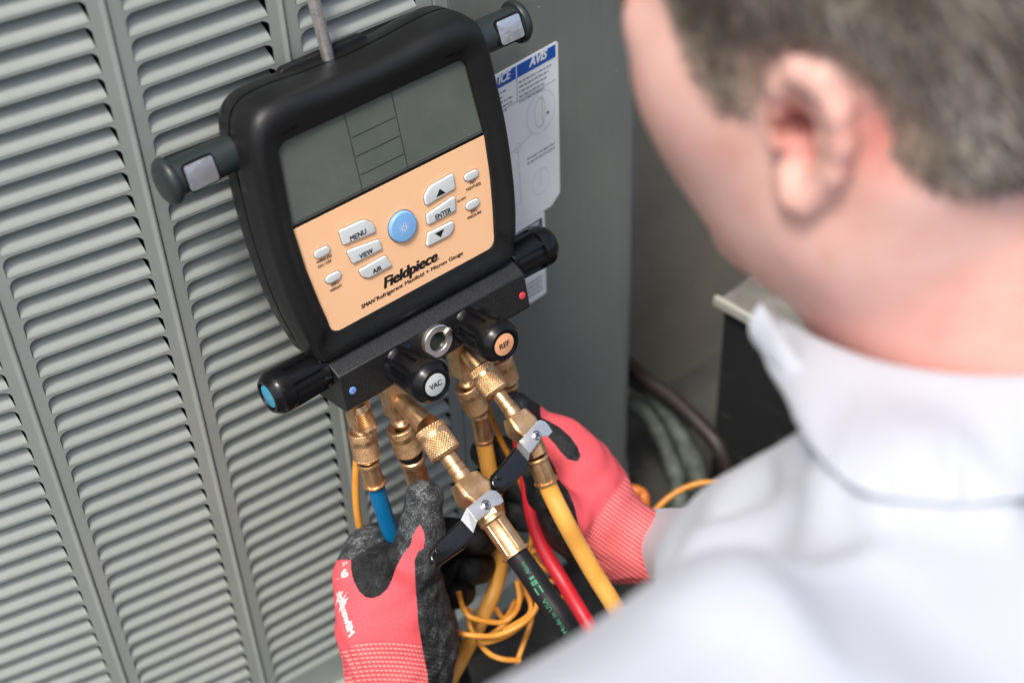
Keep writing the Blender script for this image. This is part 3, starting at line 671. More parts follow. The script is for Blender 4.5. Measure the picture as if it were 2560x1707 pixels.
# knobs
def knob(pos, d, length, disc_m, txt, hint, R=.0162, flip=False):
    n = 144; prof = []
    S = [(0, .9), (.03, .93), (.06, .94), (.10, .95), (.14, .955), (.2, .96), (.35, .97), (.5, .98), (.60, .985), (.655, .99), (.67, .992), (.70, .995), (.75, 1.0), (.84, 1.0), (.89, .96), (.945, .86), (1.0, .74), (1.0, .64), (.972, .62), (.972, .0005)]
    V = []; Fc = []
    for s, r in S:
        for k in range(n):
            a = 2*math.pi*k/n; rr = r
            if .055 < s < .66:
                ph = (a*7/(2*math.pi)) % 1; rr = r-.20*(1 if .16 < ph < .84 else 0)*min(1, (s-.05)/.03)
            V.append((rr*R*math.cos(a), rr*R*math.sin(a), s*length))
    for i in range(len(S)-1):
        for k in range(n): Fc.append((i*n+k, i*n+(k+1) % n, (i+1)*n+(k+1) % n, (i+1)*n+k))
    Fc.append(tuple((len(S)-1)*n+k for k in range(n)))
    o = gp('knob', put(V, pos, d, hint), Fc, m_plastic, deg=32)
    v, f = pad(circle(0, 0, R*.52, 40), length*.965, length*.965+.0008, .0002, 2); gp('knob_disc', put(v, pos, d, hint), f, disc_m, o, 40)
    if txt:
        w = {'VAC': .0098, 'REF': .0088}.get(txt, .010); v, f = text_mesh(txt, w, .0042, .02)
        v = v-A(w/2, .0021, 0); Fm = np.stack([A(*flip[0]), A(*flip[1]), A(*d)], 1)
        v[:, 2] += length*.965+.0009; gp('lettering', v@Fm.T+A(*pos), f, m_ink if txt in ('VAC', 'REF') else m_low2, o, None, False)
    return o
m_low2 = mat('pale blue print', (.25, .55, .68), .5)
knob((-.0305, -.1272, .0095), (0, -.02, 1), .0420, m_vac, 'VAC', (0, 1, 0), flip=((1, 0, 0), (0, 1, 0)))
knob((.0308, -.1272, .0095), (0, -.02, 1), .0420, m_ref, 'REF', (0, 1, 0), flip=((1, 0, 0), (0, 1, 0)))
knob((-.0800, -.1130, -.0125), (-1, 0, 0), .0450, m_low, 'LOW', (0, 1, 0), flip=((0, 0, 1), (0, 1, 0)))
knob((.0865, -.1130, -.0125), (1, 0, 0), .0420, m_red, None, (0, 1, 0))
m_lens = mat('sight glass lens', (.012, .018, .014), .05, spec=.8)
cx, cy = .0012, -.1252
v, f = lathe_pts([(0, .0125), (.0030, .0125), (.0036, .0119), (.0036, .0080), (.0030, .0074), (-.003, .0072), (-.0030, .0001)], 48)
sg = gp('sight_glass', put(v, (cx, cy, .0094), (0, 0, 1), (0, 1, 0)), f, m_chrome, deg=35)
v, f = box_pts((.0062, -.0014, .0030), (.0128, .0014, .0052)); rot = math.radians(25); Rr = np.array([[math.cos(rot), -math.sin(rot), 0], [math.sin(rot), math.cos(rot), 0], [0, 0, 1]])
gp('retaining_clip', v@Rr.T+A(cx, cy, .0094), f, m_chrome, sg, 30)
v, f = pad(circle(0, 0, .0077, 30), .0, .0026, .0008, 3); gp('lens', v+A(cx, cy, .0080), f, m_lens, sg, 40)

# ================================================================ brass ports (parts of the gauge)
def lathe_at(prof, p, q, n=48, hint=(1, 0, 0)):          # prof s given as fractions of the way p -> q (local)
    p, q = np.asarray(p, float), np.asarray(q, float); Ln = np.linalg.norm(q-p)
    v, f = lathe_pts([(s*Ln, r) for s, r in prof], n); return put(v, p, q-p, hint), f
def prism_at(p, q, w, n=4, rot=math.pi/4, hint=(1, 0, 0), w2=None):
    p, q = np.asarray(p, float), np.asarray(q, float); Ln = np.linalg.norm(q-p); V = []
    for s, ww in ((0, w), (Ln, w2 or w)):
        for k in range(n): a = rot+2*math.pi*k/n; V.append((ww*math.cos(a), ww*math.sin(a), s))
    return put(V, p, q-p, hint), [(k, (k+1) % n, n+(k+1) % n, n+k) for k in range(n)]+[tuple(range(n))[::-1], tuple(range(n, 2*n))]
def bev(o, w=.0006, s=2): md = o.modifiers.new('bevel', 'BEVEL'); md.width = w; md.segments = s; md.limit_method = 'ANGLE'; return o
ZP = -.010
for x0, yb, w in ((-.0630, -.1720, .0100), (-.0315, -.1800, .0112), (.0310, -.1800, .0112), (.0645, -.1740, .0100)):
    v, f = prism_at((x0, -.1425, ZP), (x0, yb, ZP+.0005), w); o = gp('port_body', v, f, m_brass, deg=25); bev(o)
    prof = [(0, .0070)]
    for k in range(5): prof += [((k+.3)/6, .0074), ((k+.7)/6, .0064)]
    prof += [(1, .006), (1, .0001)]
    v, f = lathe_at(prof, (x0, yb+.001, ZP), (x0, yb-.010, ZP)); gp('port_thread', v, f, m_brass, deg=30)
# open flare stub on the low side
p0 = LX(896, 1015, -.0630); p1 = LX(929, 1087, -.0630); prof = [(0, .0062), (.20, .0064)]
for k in range(7): prof += [(.24+.07*k, .0070), (.275+.07*k, .0060)]
prof += [(.74, .0060), (.76, .0066), (.80, .0066), (.84, .0058), (.93, .0047), (1, .0042), (1, .0030), (.93, .0026), (.90, .0001)]
v, f = lathe_at(prof, p0, p1); gp('flare_stub', v, f, m_brass, deg=30)
CP = [LX(*p, -.0308) for p in ((984, 985), (1066, 1062))]
v, f = lathe_at([(-.12, .0045), (0, .0060), (.25, .0070), (.85, .0078), (.93, .0078), (.94, .0086), (1, .0086), (1, .0001)], *CP); gp('angled_port', v, f, m_brass, deg=30)
EP = [LX(*p, .0310) for p in ((1160, 872), (1201, 920))]
v, f = lathe_at([(-.12, .0045), (0, .0055), (.25, .0064), (.85, .0070), (.93, .0070), (.94, .0078), (1, .0078), (1, .0001)], *EP); gp('angled_port', v, f, m_brass, deg=30)

# ================================================================ hoses
def coupler(p, q, R, m, parent, name='coupling_nut'):
    p, q = np.asarray(p, float), np.asarray(q, float); Ln = np.linalg.norm(q-p); n = 264; ns = 66; nk = 30
    V = []; prof = []
    for j in range(ns+1):
        s = j/ns
        if s < .03: r = R*.86+(R*.10)*(s/.03); kn = 0
        elif s < .20: r = R*.965; kn = 1
        elif s < .36: r = R*.945; kn = 0
        elif s < .88: r = R*.985; kn = 1
        else: r = R*(1.0-.20*((s-.88)/.12)**1.5); kn = 0
        prof.append((s*Ln, r, kn))
    for s, r, kn in prof:
        k = np.arange(n); u = k/n*nk; w = s/(2*math.pi*R)*nk
        t1 = np.abs((u+w) % 1-.5)*2; t2 = np.abs((u-w) % 1-.5)*2
        d = (1-np.maximum(1-t1*1.0, 1-t2*1.0)) if kn else np.ones(n)
        g = r+(np.clip(np.minimum(t1, t2)*1.6, 0, 1)-1)*.0010*kn if kn else np.full(n, r)
        a = 2*math.pi*k/n; V.append(np.stack([g*np.cos(a), g*np.sin(a), np.full(n, s)], 1))
    for s, r in ((Ln, R*.78), (Ln*.985, R*.60), (Ln*.96, R*.4)):
        a = 2*math.pi*np.arange(n)/n; V.append(np.stack([r*np.cos(a), r*np.sin(a), np.full(n, s)], 1))
    for s, r in ((0, R*.84), (-.0003, R*.72), (Ln*.05, R*.66), (Ln*.1, R*.4)):
        a = 2*math.pi*np.arange(n)/n; V.insert(0, np.stack([r*np.cos(a), r*np.sin(a), np.full(n, s)], 1))
    rows = len(V); V = np.concatenate(V); V = put(V, p, q-p, (1, 0, 0))
    I = np.arange(rows-1)[:, None]*n; k = np.arange(n)[None]; k2 = (k+1) % n
    F = np.stack([I+k, I+k2, I+n+k2, I+n+k], -1).reshape(-1, 4)
    me = fast_mesh(name, DLs(V)-ORG[parent.name], F); return link(name, me, m, parent)
def hpart(name, vf, m, parent, deg=32):      # local-frame geometry -> world part
    return wpart(name, DLs(vf[0]), vf[1], m, parent, deg)
def ferrule(p, q, r, parent, flange=1.16, grooves=8):
    p, q = np.asarray(p, float), np.asarray(q, float); Ln = np.linalg.norm(q-p); n = 96
    S = [(-.10, r*.9), (-.08, r*1.04), (-.03, r*1.10), (.02, r*1.10), (.05, r*1.0), (.08, r*.95), (.5, r*.955), (.90, r*.965), (.915, r*flange), (.985, r*flange), (1.0, r*flange*.97), (1.0, r*.7)]
    V = []; Fc = []
    for s, rr in S:
        for k in range(n):
            a = 2*math.pi*k/n; d = 0
            if .06 < s < .91: ph = (k/n*grooves) % 1; d = -.0005 if abs(ph-.5) < .03 else 0
            V.append(((rr+d)*math.cos(a), (rr+d)*math.sin(a), s*Ln))
    for i in range(len(S)-1):
        for k in range(n): Fc.append((i*n+k, i*n+(k+1) % n, (i+1)*n+(k+1) % n, (i+1)*n+k))
    return hpart('ferrule', (put(V, p, q-p, (1, 0, 0)), Fc), m_brass, parent)
def hose(pts, r, m, parent, n=28):
    o = hpart('hose_tube', tube_mesh(pts, r, n, 14), m, parent, 60); return o
z_ = ZP
# blue hose (low side)
a, b = L(902, 1075, z_), L(919, 1146, z_)
blue = root('charging_hose', DL(a), 'blue hose with knurled brass nut on the leftmost port of the gauge', 'hose', 'hoses screwed to the gauge')
coupler(a, b, .0103, m_brass, blue); fe = L(937, 1208, z_-.001); ferrule(L(921, 1157, z_), fe, .0077, blue)
hose([L(936, 1204, z_-.001), L(948, 1245, -.012), L(962, 1290, -.014), L(982, 1345, -.017), L(1004, 1400, -.024), L(1022, 1450, -.034), A(-.045, -.36, -.050), A(-.05, -.45, -.06), A(-.06, -.75, -.06)], .0066, m_hblue, blue)
# hose behind the thumb
a, b = L(999, 1066, z_), L(1024, 1131, z_)
h2 = root('charging_hose', DL(a), 'hose with wide brass ferrule held behind the gloved thumb', 'hose', 'hoses screwed to the gauge')
coupler(a, b, .0108, m_brass, h2)
hpart('seal', lathe_at([(0, .0085), (0, .0092), (1, .0092), (1, .0085)], L(1025, 1133, z_), L(1027, 1140, z_)), m_rubber, h2)
ferrule(L(1030, 1150, z_), L(1052, 1225, z_-.004), .0090, h2, grooves=6)
hose([L(1051, 1222, z_-.004), L(1062, 1270, -.018), L(1075, 1340, -.026), L(1085, 1420, -.034), A(-.015, -.40, -.045), A(-.015, -.75, -.05)], .0080, m_hblk, h2)
# yellow hose behind
a, b = L(1164, 964, z_), L(1194, 1026, z_)
h3 = root('charging_hose', DL(a), 'yellow hose hanging behind, between the two black lever handles', 'hose', 'hoses screwed to the gauge')
coupler(a, b, .0098, m_brass, h3); ferrule(L(1198, 1036, z_), L(1209, 1100, z_-.001), .0072, h3, 1.08)
hose([L(1208, 1095, z_-.001), L(1222, 1170, -.011), L(1237, 1250, -.014), L(1250, 1330, -.018), L(1252, 1400, -.02), L(1234, 1480, -.018), L(1192, 1570, -.008), L(1145, 1660, .004), L(1090, 1760, .012), L(1040, 1860, .012), A(-.08, -.68, 0)], .0066, m_hyel, h3)
# high side hose, red
a, b = L(1249, 893, z_), L(1268, 955, z_)
h4 = root('charging_hose', DL(a), 'red hose from the rightmost port running down beside the yellow hose', 'hose', 'hoses screwed to the gauge')
coupler(a, b, .0100, m_brass, h4); ferrule(L(1270, 966, z_), L(1286, 1030, z_), .0074, h4)
hose([L(1285, 1026, z_), L(1300, 1100, -.006), L(1316, 1190, .0), L(1332, 1290, .010), L(1358, 1370, .024), L(1405, 1450, .045), L(1462, 1545, .075), L(1530, 1650, .10), A(.10, -.5, .10), A(.10, -.8, .06)], .0060, m_hred, h4)

def pad3(pix, Q, n, th, bevw, up=None, top=True):         # outline on the plane through Q (world) with normal n
    n = np.array(n, float); n /= np.linalg.norm(n); Fm = frame(n, (0, 0, 1)); P = np.array([onplane(x, y, Q, n)-Q for x, y in pix])@Fm[:, :2]
    ar = np.sum(P[:, 0]*np.roll(P[:, 1], -1)-np.roll(P[:, 0], -1)*P[:, 1]); P = P if ar > 0 else P[::-1]
    return P, Fm
def valve(ax, x0, stations, R, parent, brk, flange, screw, gripo, rj, h=.0112):
    """ax: list of local points along the axis"""
    p0, p1 = stations['coupler']; coupler(p0, p1, R, m_brass, parent)
    n0, n1 = stations['neck']; d = n1-n0; Ln = np.linalg.norm(d); rn = R*.52
    hpart('neck', lathe_at([(-.2, rn), (.42, rn), (.44, rn*.93), (.47, rn*.93), (.49, rn*1.06), (.74, rn*1.06), (.76, rn*.98), (.79, rn*.98), (.81, rn*1.10), (1.02, rn*1.12), (1.15, rn)], n0, n1), m_brass, parent)
    b0, b1 = stations['body']; d = b1-b0; Ln = np.linalg.norm(d); dn = d/Ln
    side_ = A(1, 0, 0); side_ -= dn*(side_@dn); side_ /= np.linalg.norm(side_); nr = np.cross(side_, dn); 
    if nr[2] < 0: nr = -nr
    S = [(0, .62, .58, .14), (.04, .84, .60, .12), (.34, .96, .90, .14), (.46, .96, .94, .12), (.66, .74, .90, .12), (.84, .64, .74, .14), (1.0, .60, .60, .2)]
    V = []; Fc = []
    for s, w, hh, c in S:
        w *= R; hh *= R; c *= R
        for x, y in ((w, -hh+c), (w, hh-c), (w-c*1.4, hh), (-w+c*1.4, hh), (-w, hh-c), (-w, -hh+c), (-w+c, -hh), (w-c, -hh)): V.append(b0+dn*s*Ln+side_*x+nr*y)
    for i in range(len(S)-1):
        for k in range(8): Fc.append((i*8+k, i*8+(k+1) % 8, (i+1)*8+(k+1) % 8, (i+1)*8+k))
    Fc += [tuple(range(8)), tuple((len(S)-1)*8+k for k in range(8))]
    o = hpart('valve_body', (V, Fc), m_brass, parent, 28); bev(o, .0006, 2)
    sp = stations['screw_s']; c0 = b0+dn*Ln*sp
    o = hpart('valve_stem', prism_at(c0+nr*R*.5, c0+nr*(h-.0008), R*.62, 4, math.pi/4, dn), m_brass, parent, 25); bev(o, .0006)
    # lever bracket
    Qw = DL(c0+nr*h); nw = RW@nr
    Pm, Fm = pad3(brk, Qw, nw, 0, 0)
    v, f = pad(Pm, -.0012, .0, .0003, 2); o = wpart('lever_bracket', v@Fm.T+Qw, f, m_zinc, parent, 30)
    # folded flange: from the fold line down along -n
    fa, fb, ga, gb = [onplane(*p, Qw, nw) for p in flange[:2]]+[None, None]
    drop = nw*(-.0062*K)
    ga = onplane(*flange[2], Qw+drop, nw); gb = onplane(*flange[3], Qw+drop, nw)
    tn = np.cross(fb-fa, ga-fa); tn /= np.linalg.norm(tn); tn = tn if tn@(-FW) > 0 else -tn
    V = [fa, fb, gb, ga]; V = [p for p in V]+[p-tn*.0012 for p in V]
    wpart('lever_bracket', V, [(0, 1, 2, 3), (7, 6, 5, 4), (0, 4, 5, 1), (1, 5, 6, 2), (2, 6, 7, 3), (3, 7, 4, 0)], m_zinc, parent, 30)
    # grip
    Qg = Qw+drop*1.25; Pm, Fm = pad3(gripo, Qg, nw, 0, 0)
    Pm = rounded([tuple(p) for p in Pm], .0035, 4)
    tp = pad(Pm, -.0042, .0018, .0026, 6); v, f = tp; wpart('lever_grip', v@Fm.T+Qg, f, m_lever, parent, 60)
    c_ = Pm.mean(0)+A(*( (Pm[np.argmin(Pm@(Fm.T@(RT))[:2])]-Pm.mean(0))*.55)); v, f = pad(circle(c_[0], c_[1], .0028, 20), .0012, .0022, .0005, 3); wpart('grip_rivet', v@Fm.T+Qg, f, m_lever, parent, 60)
    # cross-head screw
    Qs = onplane(*screw, Qw, nw); Rs = .0036
    Fm = frame(nw, (0, 0, 1)); n = 32; V = []; Fc = []
    S = [(0, 1), (.0005, 1), (.0009, .93), (.0014, .75), (.0017, .5), (.0018, .25), (.0018, .01)]
    for z, r in S:
        for k in range(n):
            a = 2*math.pi*k/n; V.append((r*Rs*math.cos(a), r*Rs*math.sin(a), z))
    for i in range(len(S)-1):
        for k in range(n): Fc.append((i*n+k, i*n+(k+1) % n, (i+1)*n+(k+1) % n, (i+1)*n+k))
    so = wpart('screw', np.array(V)@Fm.T+Qs, Fc, m_screw, parent, 60)
    cr = []
    for a in (.5, .5+math.pi/2):
        v, f = box_pts((-Rs*.52, -Rs*.12, .0010), (Rs*.52, Rs*.12, .00192)); R2 = np.array([[math.cos(a), -math.sin(a), 0], [math.sin(a), math.cos(a), 0], [0, 0, 1]]); cr.append((v@R2.T, f))
    v, f = join(cr); wpart('cross_slot', v@Fm.T+Qs, f, m_ink, so, None, False)
    return dn, side_, nr
# front vacuum hose: valve, black hose with green print
x0 = -.0308; X = lambda x, y: LX(x, y, x0)
h5 = root('charging_hose', DL(X(1095, 1105)), 'thick black hose with green print, brass valve and black lever, nearest the thumb', 'hose', 'hoses screwed to the gauge')
st5 = {'coupler': (X(1071, 1066), X(1118, 1138)), 'neck': (X(1120, 1141), X(1156, 1192)), 'body': (X(1158, 1196), X(1216, 1278)), 'screw_s': .72}
c_ = lambda x, y: (1060+x/4.126, 1160+y/4.126)
valve(None, x0, st5, .0120, h5, [c_(*p) for p in ((440, 452), (655, 277), (700, 264), (745, 274), (785, 310), (822, 376), (812, 392), (770, 422), (725, 430), (700, 450), (672, 490), (545, 592))],
      [c_(*p) for p in ((440, 452), (545, 592), (380, 572), (508, 708))], c_(638, 420), [c_(*p) for p in ((384, 560), (425, 600), (520, 715), (505, 770), (420, 860), (190, 1022), (120, 1036), (60, 1010), (42, 950), (62, 880), (150, 780), (300, 640))], 0)
hx0, hx1 = X(1210, 1268), X(1229, 1295)
o = hpart('hex_nut', prism_at(hx0, hx1, .0102, 6, .3), m_brass, h5, 25); bev(o, .0005)
ferrule(X(1232, 1299), X(1292, 1386), .0094, h5, 1.15, 6)
hp = [X(1290, 1383), X(1325, 1432), X(1365, 1490), X(1410, 1556)]; e = hp[-1]-hp[-2]; e /= np.linalg.norm(e)
hp += [hp[-1]+e*.04+A(0, -.01, -.01), hp[-1]+A(.01, -.12, .03), hp[-1]+A(.03, -.30, .02)]
tube5 = hose(hp, .0084, m_hblk, h5, 40)
# front refrigerant hose: valve, yellow hose
x0 = .0310; X = lambda x, y: LX(x, y, x0)
h6 = root('charging_hose', DL(X(1225, 950)), 'yellow hose in front with brass valve, grey bracket and black lever, right of the others', 'hose', 'hoses screwed to the gauge')
b_c = lambda x, y: (1080+x/4.612, 860+y/4.612)
st6 = {'coupler': (X(1199, 920), X(1246, 984)), 'neck': (X(1248, 987), X(1283, 1032)), 'body': (X(1285, 1035), X(1332, 1110)), 'screw_s': .66}
valve(None, x0, st6, .0103, h6, [b_c(*p) for p in ((1005, 1118), (1040, 1085), (1215, 885), (1255, 872), (1305, 890), (1345, 935), (1390, 1008), (1340, 1062), (1290, 1055), (1265, 1075), (1140, 1250), (1128, 1258))],
      [b_c(*p) for p in ((1005, 1118), (1128, 1258), (975, 1185), (1105, 1345))], b_c(1208, 1052), [(1288, 1117), (1297, 1120), (1323, 1153), (1322, 1168), (1294, 1201), (1259, 1233), (1246, 1231), (1228, 1219), (1224, 1203), (1232, 1186), (1256, 1160)], 0, h=.0100)
o = hpart('hex_nut', prism_at(X(1328, 1108), X(1343, 1138), .0086, 6, .3), m_brass, h6, 25); bev(o, .0005)
ferrule(X(1343, 1146), X(1366, 1205), .0080, h6, 1.15, 6)
fp = X(1365, 1202)
hose([fp, X(1380, 1237), L(1414, 1305, .088), L(1448, 1367, .094), L(1490, 1440, .105), L(1540, 1520, .12), L(1600, 1620, .13), A(.12, -.50, .12), A(.11, -.8, .08)], .0070, m_hyel, h6)
# cables
def lcable(name, pts, r, label, cat, group=None, m=None, part='jacket'):
    o = root(name, DL(pts[0]), label, cat, group); hpart(part, tube_mesh(pts, r, 14, 10), m or m_cable, o, 60); return o
lcable('sensor_cable', [L(899, 1060, -.034), L(893, 1130, -.034), L(889, 1200, -.034), L(892, 1275, -.036), L(906, 1350, -.042), L(925, 1420, -.055), A(-.09, -.42, -.06)], .0028, 'thin orange sensor cable hanging straight down left of the blue hose', 'cable', 'orange sensor cables')
lcable('sensor_cable', [L(1214, 990, -.030), L(1221, 1020, -.030), L(1236, 1062, -.028), L(1252, 1100, -.025), L(1276, 1146, -.022), L(1304, 1210, -.020), L(1324, 1280, -.02), L(1331, 1330, -.02), L(1324, 1378, -.022), L(1322, 1400, -.03)], .0024, 'thin orange sensor cable passing behind the black lever of the front yellow hose', 'cable', 'orange sensor cables')
coil = root('cable_coil', W(1240, 1560, 1.18), 'loose loops of orange cable lying below the gloved fingers', 'cable coil')
Lp = [[(1080, 1550), (1111, 1569), (1139, 1580), (1189, 1588), (1242, 1587), (1299, 1562), (1334, 1530), (1350, 1490)], [(1147, 1480), (1152, 1503), (1162, 1525), (1182, 1544), (1249, 1555), (1285, 1533), (1299, 1498), (1292, 1450)],
      [(1300, 1440), (1312, 1476), (1327, 1510), (1318, 1540), (1260, 1575)], [(1175, 1520), (1174, 1560), (1190, 1592), (1217, 1604), (1270, 1586), (1320, 1550)], [(1195, 1600), (1207, 1617), (1228, 1636), (1258, 1647), (1300, 1650)],
      [(1322, 1400), (1334, 1377), (1366, 1372)], [(1330, 1372), (1345, 1406), (1377, 1430), (1398, 1441), (1405, 1452), (1372, 1452)], [(1385, 1500), (1400, 1494), (1430, 1482)], [(1327, 1500), (1328, 1550), (1308, 1610), (1290, 1660)], [(1240, 1520), (1262, 1545), (1290, 1500)], [(1090, 1600), (1140, 1612), (1200, 1600), (1260, 1560), (1300, 1500), (1310, 1430)]]
v, f = join([tube_mesh([W(x, y, 1.165+.006*i+.004*math.sin(k*1.7)) for k, (x, y) in enumerate(lp)], .0022, 12, 8) for i, lp in enumerate(Lp)])
wpart('jacket', v, f, m_cable, coil, 60)
cw = root('clamp_wire', W(1639, 1276, 1.35), 'orange wire arching from the orange clamp toward the white sleeve', 'wire')
v, f = tube_mesh([W(x, y, d) for x, y, d in ((1600, 1330, 1.36), (1620, 1298, 1.36), (1645, 1268, 1.35), (1682, 1236, 1.35), (1729, 1213, 1.35), (1775, 1206, 1.35), (1825, 1222, 1.36), (1880, 1270, 1.36))], .0028, 12, 10); wpart('jacket', v, f, m_cable, cw, 60)
m_clamp = mat('orange clamp plastic', (.62, .17, .02), .35)
cl = root('pipe_clamp', W(1590, 1245, 1.36), 'orange plastic clamp just behind the knitted glove cuff', 'clamp')
v, f = tube_mesh([W(x, y, d) for x, y, d in ((1545, 1240, 1.37), (1556, 1224, 1.36), (1585, 1224, 1.35), (1606, 1234, 1.35), (1611, 1256, 1.35), (1606, 1300, 1.36), (1590, 1330, 1.37))], .0048, 14, 8); wpart('jaw', v, f, m_clamp, cl, 60)
v, f = pad(rounded([(-.008, -.012), (.008, -.012), (.008, .012), (-.008, .012)], .003), -.006, 0, .001); q = W(1582, 1262, 1.37); wpart('handle', np.array(v)@np.stack([RT, UP, -FW], 1).T+q, f, m_clamp, cl, 40)

# ================================================================ person
def CW(P): return np.asarray(P)               # world space
person = root('person', W(2150, 1200, .62), 'man from behind in white collared shirt and red work gloves, leaning toward the gauge', 'person')
m_skin = mat('skin', (.66, .345, .26), .48, spec=.35); bsdf(m_skin).inputs['Subsurface Weight'].default_value = .25; bsdf(m_skin).inputs['Subsurface Radius'].default_value = (.012, .004, .002); bsdf(m_skin).inputs['Subsurface Scale'].default_value = 1
nz = noise(m_skin, 38, detail=5, rough=.6, coord='Object'); sk = ramp(m_skin, nz.outputs[0], [(.30, (.63, .34, .28)), (.5, (.67, .40, .335)), (.70, (.69, .43, .37))])
redness = attr_out(m_skin, 'red'); setin(m_skin, 'Base Color', mixc(m_skin, redness, sk.outputs[0], (.62, .12, .09)))
# head frame: f forward, u up, l left (toward the camera)
def unit(v): v = np.array(v, float); return v/np.linalg.norm(v)
CAMR = np.stack([RT, UP, -FW], 1)             # camera (x right, y up, z toward viewer) -> world
hf = unit((-.76, .17, -.63)); hu = np.array([-.50, .82, .36]); hu = unit(hu-hf*(hu@hf)); hl = np.cross(hu, hf)
HR = CAMR@np.stack([hf, hl, hu], 1)           # columns: forward, left, up
EAR = W(1992, 335, .600)                      # ear canal
HC_ = EAR-HR@A(0, .072, 0)                    # head centre on the ear axis
def H(P): return (P-HC_)@HR
def hp_(x, y, z): return HC_+HR@A(x, y, z)
def sd_head(P, hair=False):
    q = H(P); q2 = q.copy(); q2[:, 1] = np.abs(q2[:, 1]); o = A(0, 0, 0)
    d = ell(q, (-.012, 0, .055), (.098, .077, .088))
    d = smin(d, ell(q, (.045, 0, .010), (.050, .062, .078)), .03)            # face mass
    d = smin(d, ell(q2, (.052, .048, .006), (.032, .027, .034)), .03)       # cheek bones
    d = smin(d, ell(q2, (.040, .040, -.040), (.042, .026, .042)), .03)       # full cheeks
    d = smin(d, cap(q2, (.006, .048, -.055), (.070, .018, -.092), .023, .019), .030)  # jaw
    d = smin(d, ell(q, (.080, 0, -.088), (.018, .020, .018)), .025)
    d = smin(d, cap(q, (.086, 0, .022), (.100, 0, -.012), .008, .011), .014)    # nose
    d = smin(d, cap(q2, (.084, .018, .040), (.074, .050, .036), .010, .008), .016)  # brow
    d = smax(d, -ell(q2, (.098, .032, .020), (.013, .016, .010)), .012)
    d = smin(d, ell(q2, (.082, .031, .019), (.013, .013, .012)), .004)       # eyeball
    d = smin(d, ell(q, (.086, 0, -.050), (.009, .020, .004)), .006); d = smin(d, ell(q, (.085, 0, -.059), (.008, .018, .004)), .006)  # lips
    d = smin(d, cap(q, (-.018, 0, -.030), (-.014, 0, -.150), .060, .066), .045)   # neck
    d = smin(d, cap(q2, (-.035, .050, -.028), (.01, .030, -.155), .014, .014), .03)
    d = smin(d, cap(q2, (-.05, .02, -.15), (-.055, .10, -.205), .050, .045), .04)   # trapezius
    return d
def sd_ear(P):                                # left ear, local frame tilted away from the skull
    q = (P-EAR)@HR
    th = math.radians(-14); c, s = math.cos(th), math.sin(th)
    # ear plane axes: b backward/outward, u up, n outward normal
    b = np.stack([-c*q[:, 0]+s*q[:, 1], q[:, 2], c*q[:, 1]+s*q[:, 0]], 1)
    lean = math.radians(10); cl_, sl = math.cos(lean), math.sin(lean); b = np.stack([(b[:, 0]*cl_-b[:, 1]*sl)/.88, b[:, 0]*sl+b[:, 1]*cl_, b[:, 2]], 1)
    pts = [(-.008, .008, .003), (-.006, .024, .004), (.003, .033, .007), (.014, .031, .010), (.0215, .020, .012), (.0235, .006, .012), (.020, -.008, .011), (.013, -.018, .009), (.006, -.025, .008), (-.001, -.026, .005), (-.004, -.019, .003)]
    rad = [.0035, .0042, .0052, .0056, .0056, .0054, .0050, .0046, .0056, .0056, .0044]
    d = np.full(len(P), 1.)
    for i in range(len(pts)-1): d = smin(d, cap(b, pts[i], pts[i+1], rad[i], rad[i+1]), .006)
    an = [(.003, .020, .004), (.011, .014, .006), (.013, .003, .007), (.009, -.008, .006), (.003, -.013, .004)]
    for i in range(len(an)-1): d = smin(d, cap(b, an[i], an[i+1], .0026, .0028), .005)
    d = smin(d, ell(b, (.008, .003, -.001), (.0165, .028, .0045)), .004)      # ear plate
    d = smin(d, ell(b, (-.008, -.001, .003), (.0045, .006, .005)), .004)      # tragus
    d = smax(d, -ell(b, (.0030, .002, .002), (.0090, .0160, .016)), .002)      # concha hollow
    return d
def sd_skin(P):
    d = sd_head(P); e = sd_ear(P); d = smin(d, e, .006)
    q = (P-EAR)@HR; return smax(d, -cap(q, (-.001, .010, .002), (.001, -.020, .004), .0078, .0045), .002)
lo = HC_-A(.24, .24, .24); hi = HC_+A(.24, .24, .20)
P_, F_ = nets(sd_skin, lo, hi, .0032)
q = H(P_); w = np.linalg.norm((P_-hp_(-.025, .07, -.004))/A(.03, .03, .03), axis=1)
red = np.clip(1.15-np.linalg.norm((q-A(-.034, .066, .000))/A(.018, .03, .026), axis=1), 0, 1)*.45
red = np.maximum(red, np.clip(1.5-np.linalg.norm(((P_-EAR)@HR-A(-.001, -.006, .004))/A(.010, .016, .015), axis=1), 0, .30)); red = np.maximum(red, .6*np.clip(1.1-np.linalg.norm((q-A(-.004, .078, .0))/A(.010, .02, .016), axis=1), 0, 1)*.8)
red = np.maximum(red, .32*np.clip(1-np.abs(q[:, 2]+.11)/.05, 0, 1)*(q[:, 0] < .02))
me = fast_mesh('body', P_-ORG[person.name], F_); attr(me, 'red', red); body = link('body', me, m_skin, person)
# eyes, brows: mostly turned away
m_eye = mat('eye', (.75, .73, .7), .15); m_browh = mat('brow hair', (.07, .045, .03), .8)
for s in (-1, 1):
    v, f = lathe_pts([(-.0105+.0105*(1-math.cos(t)), .0105*math.sin(t)+1e-5) for t in np.linspace(0, math.pi, 12)], 20)
    wpart('eye', put(v, hp_(.0885, s*.031, .0185), HR[:, 0]), f, m_eye, person, None)
    v, f = tube_mesh([hp_(.103, s*.014, .036), hp_(.101, s*.030, .041), hp_(.088, s*.050, .036)], [.002, .0035, .001], 8, 6); wpart('eyebrow', v, f, m_browh, person, None)
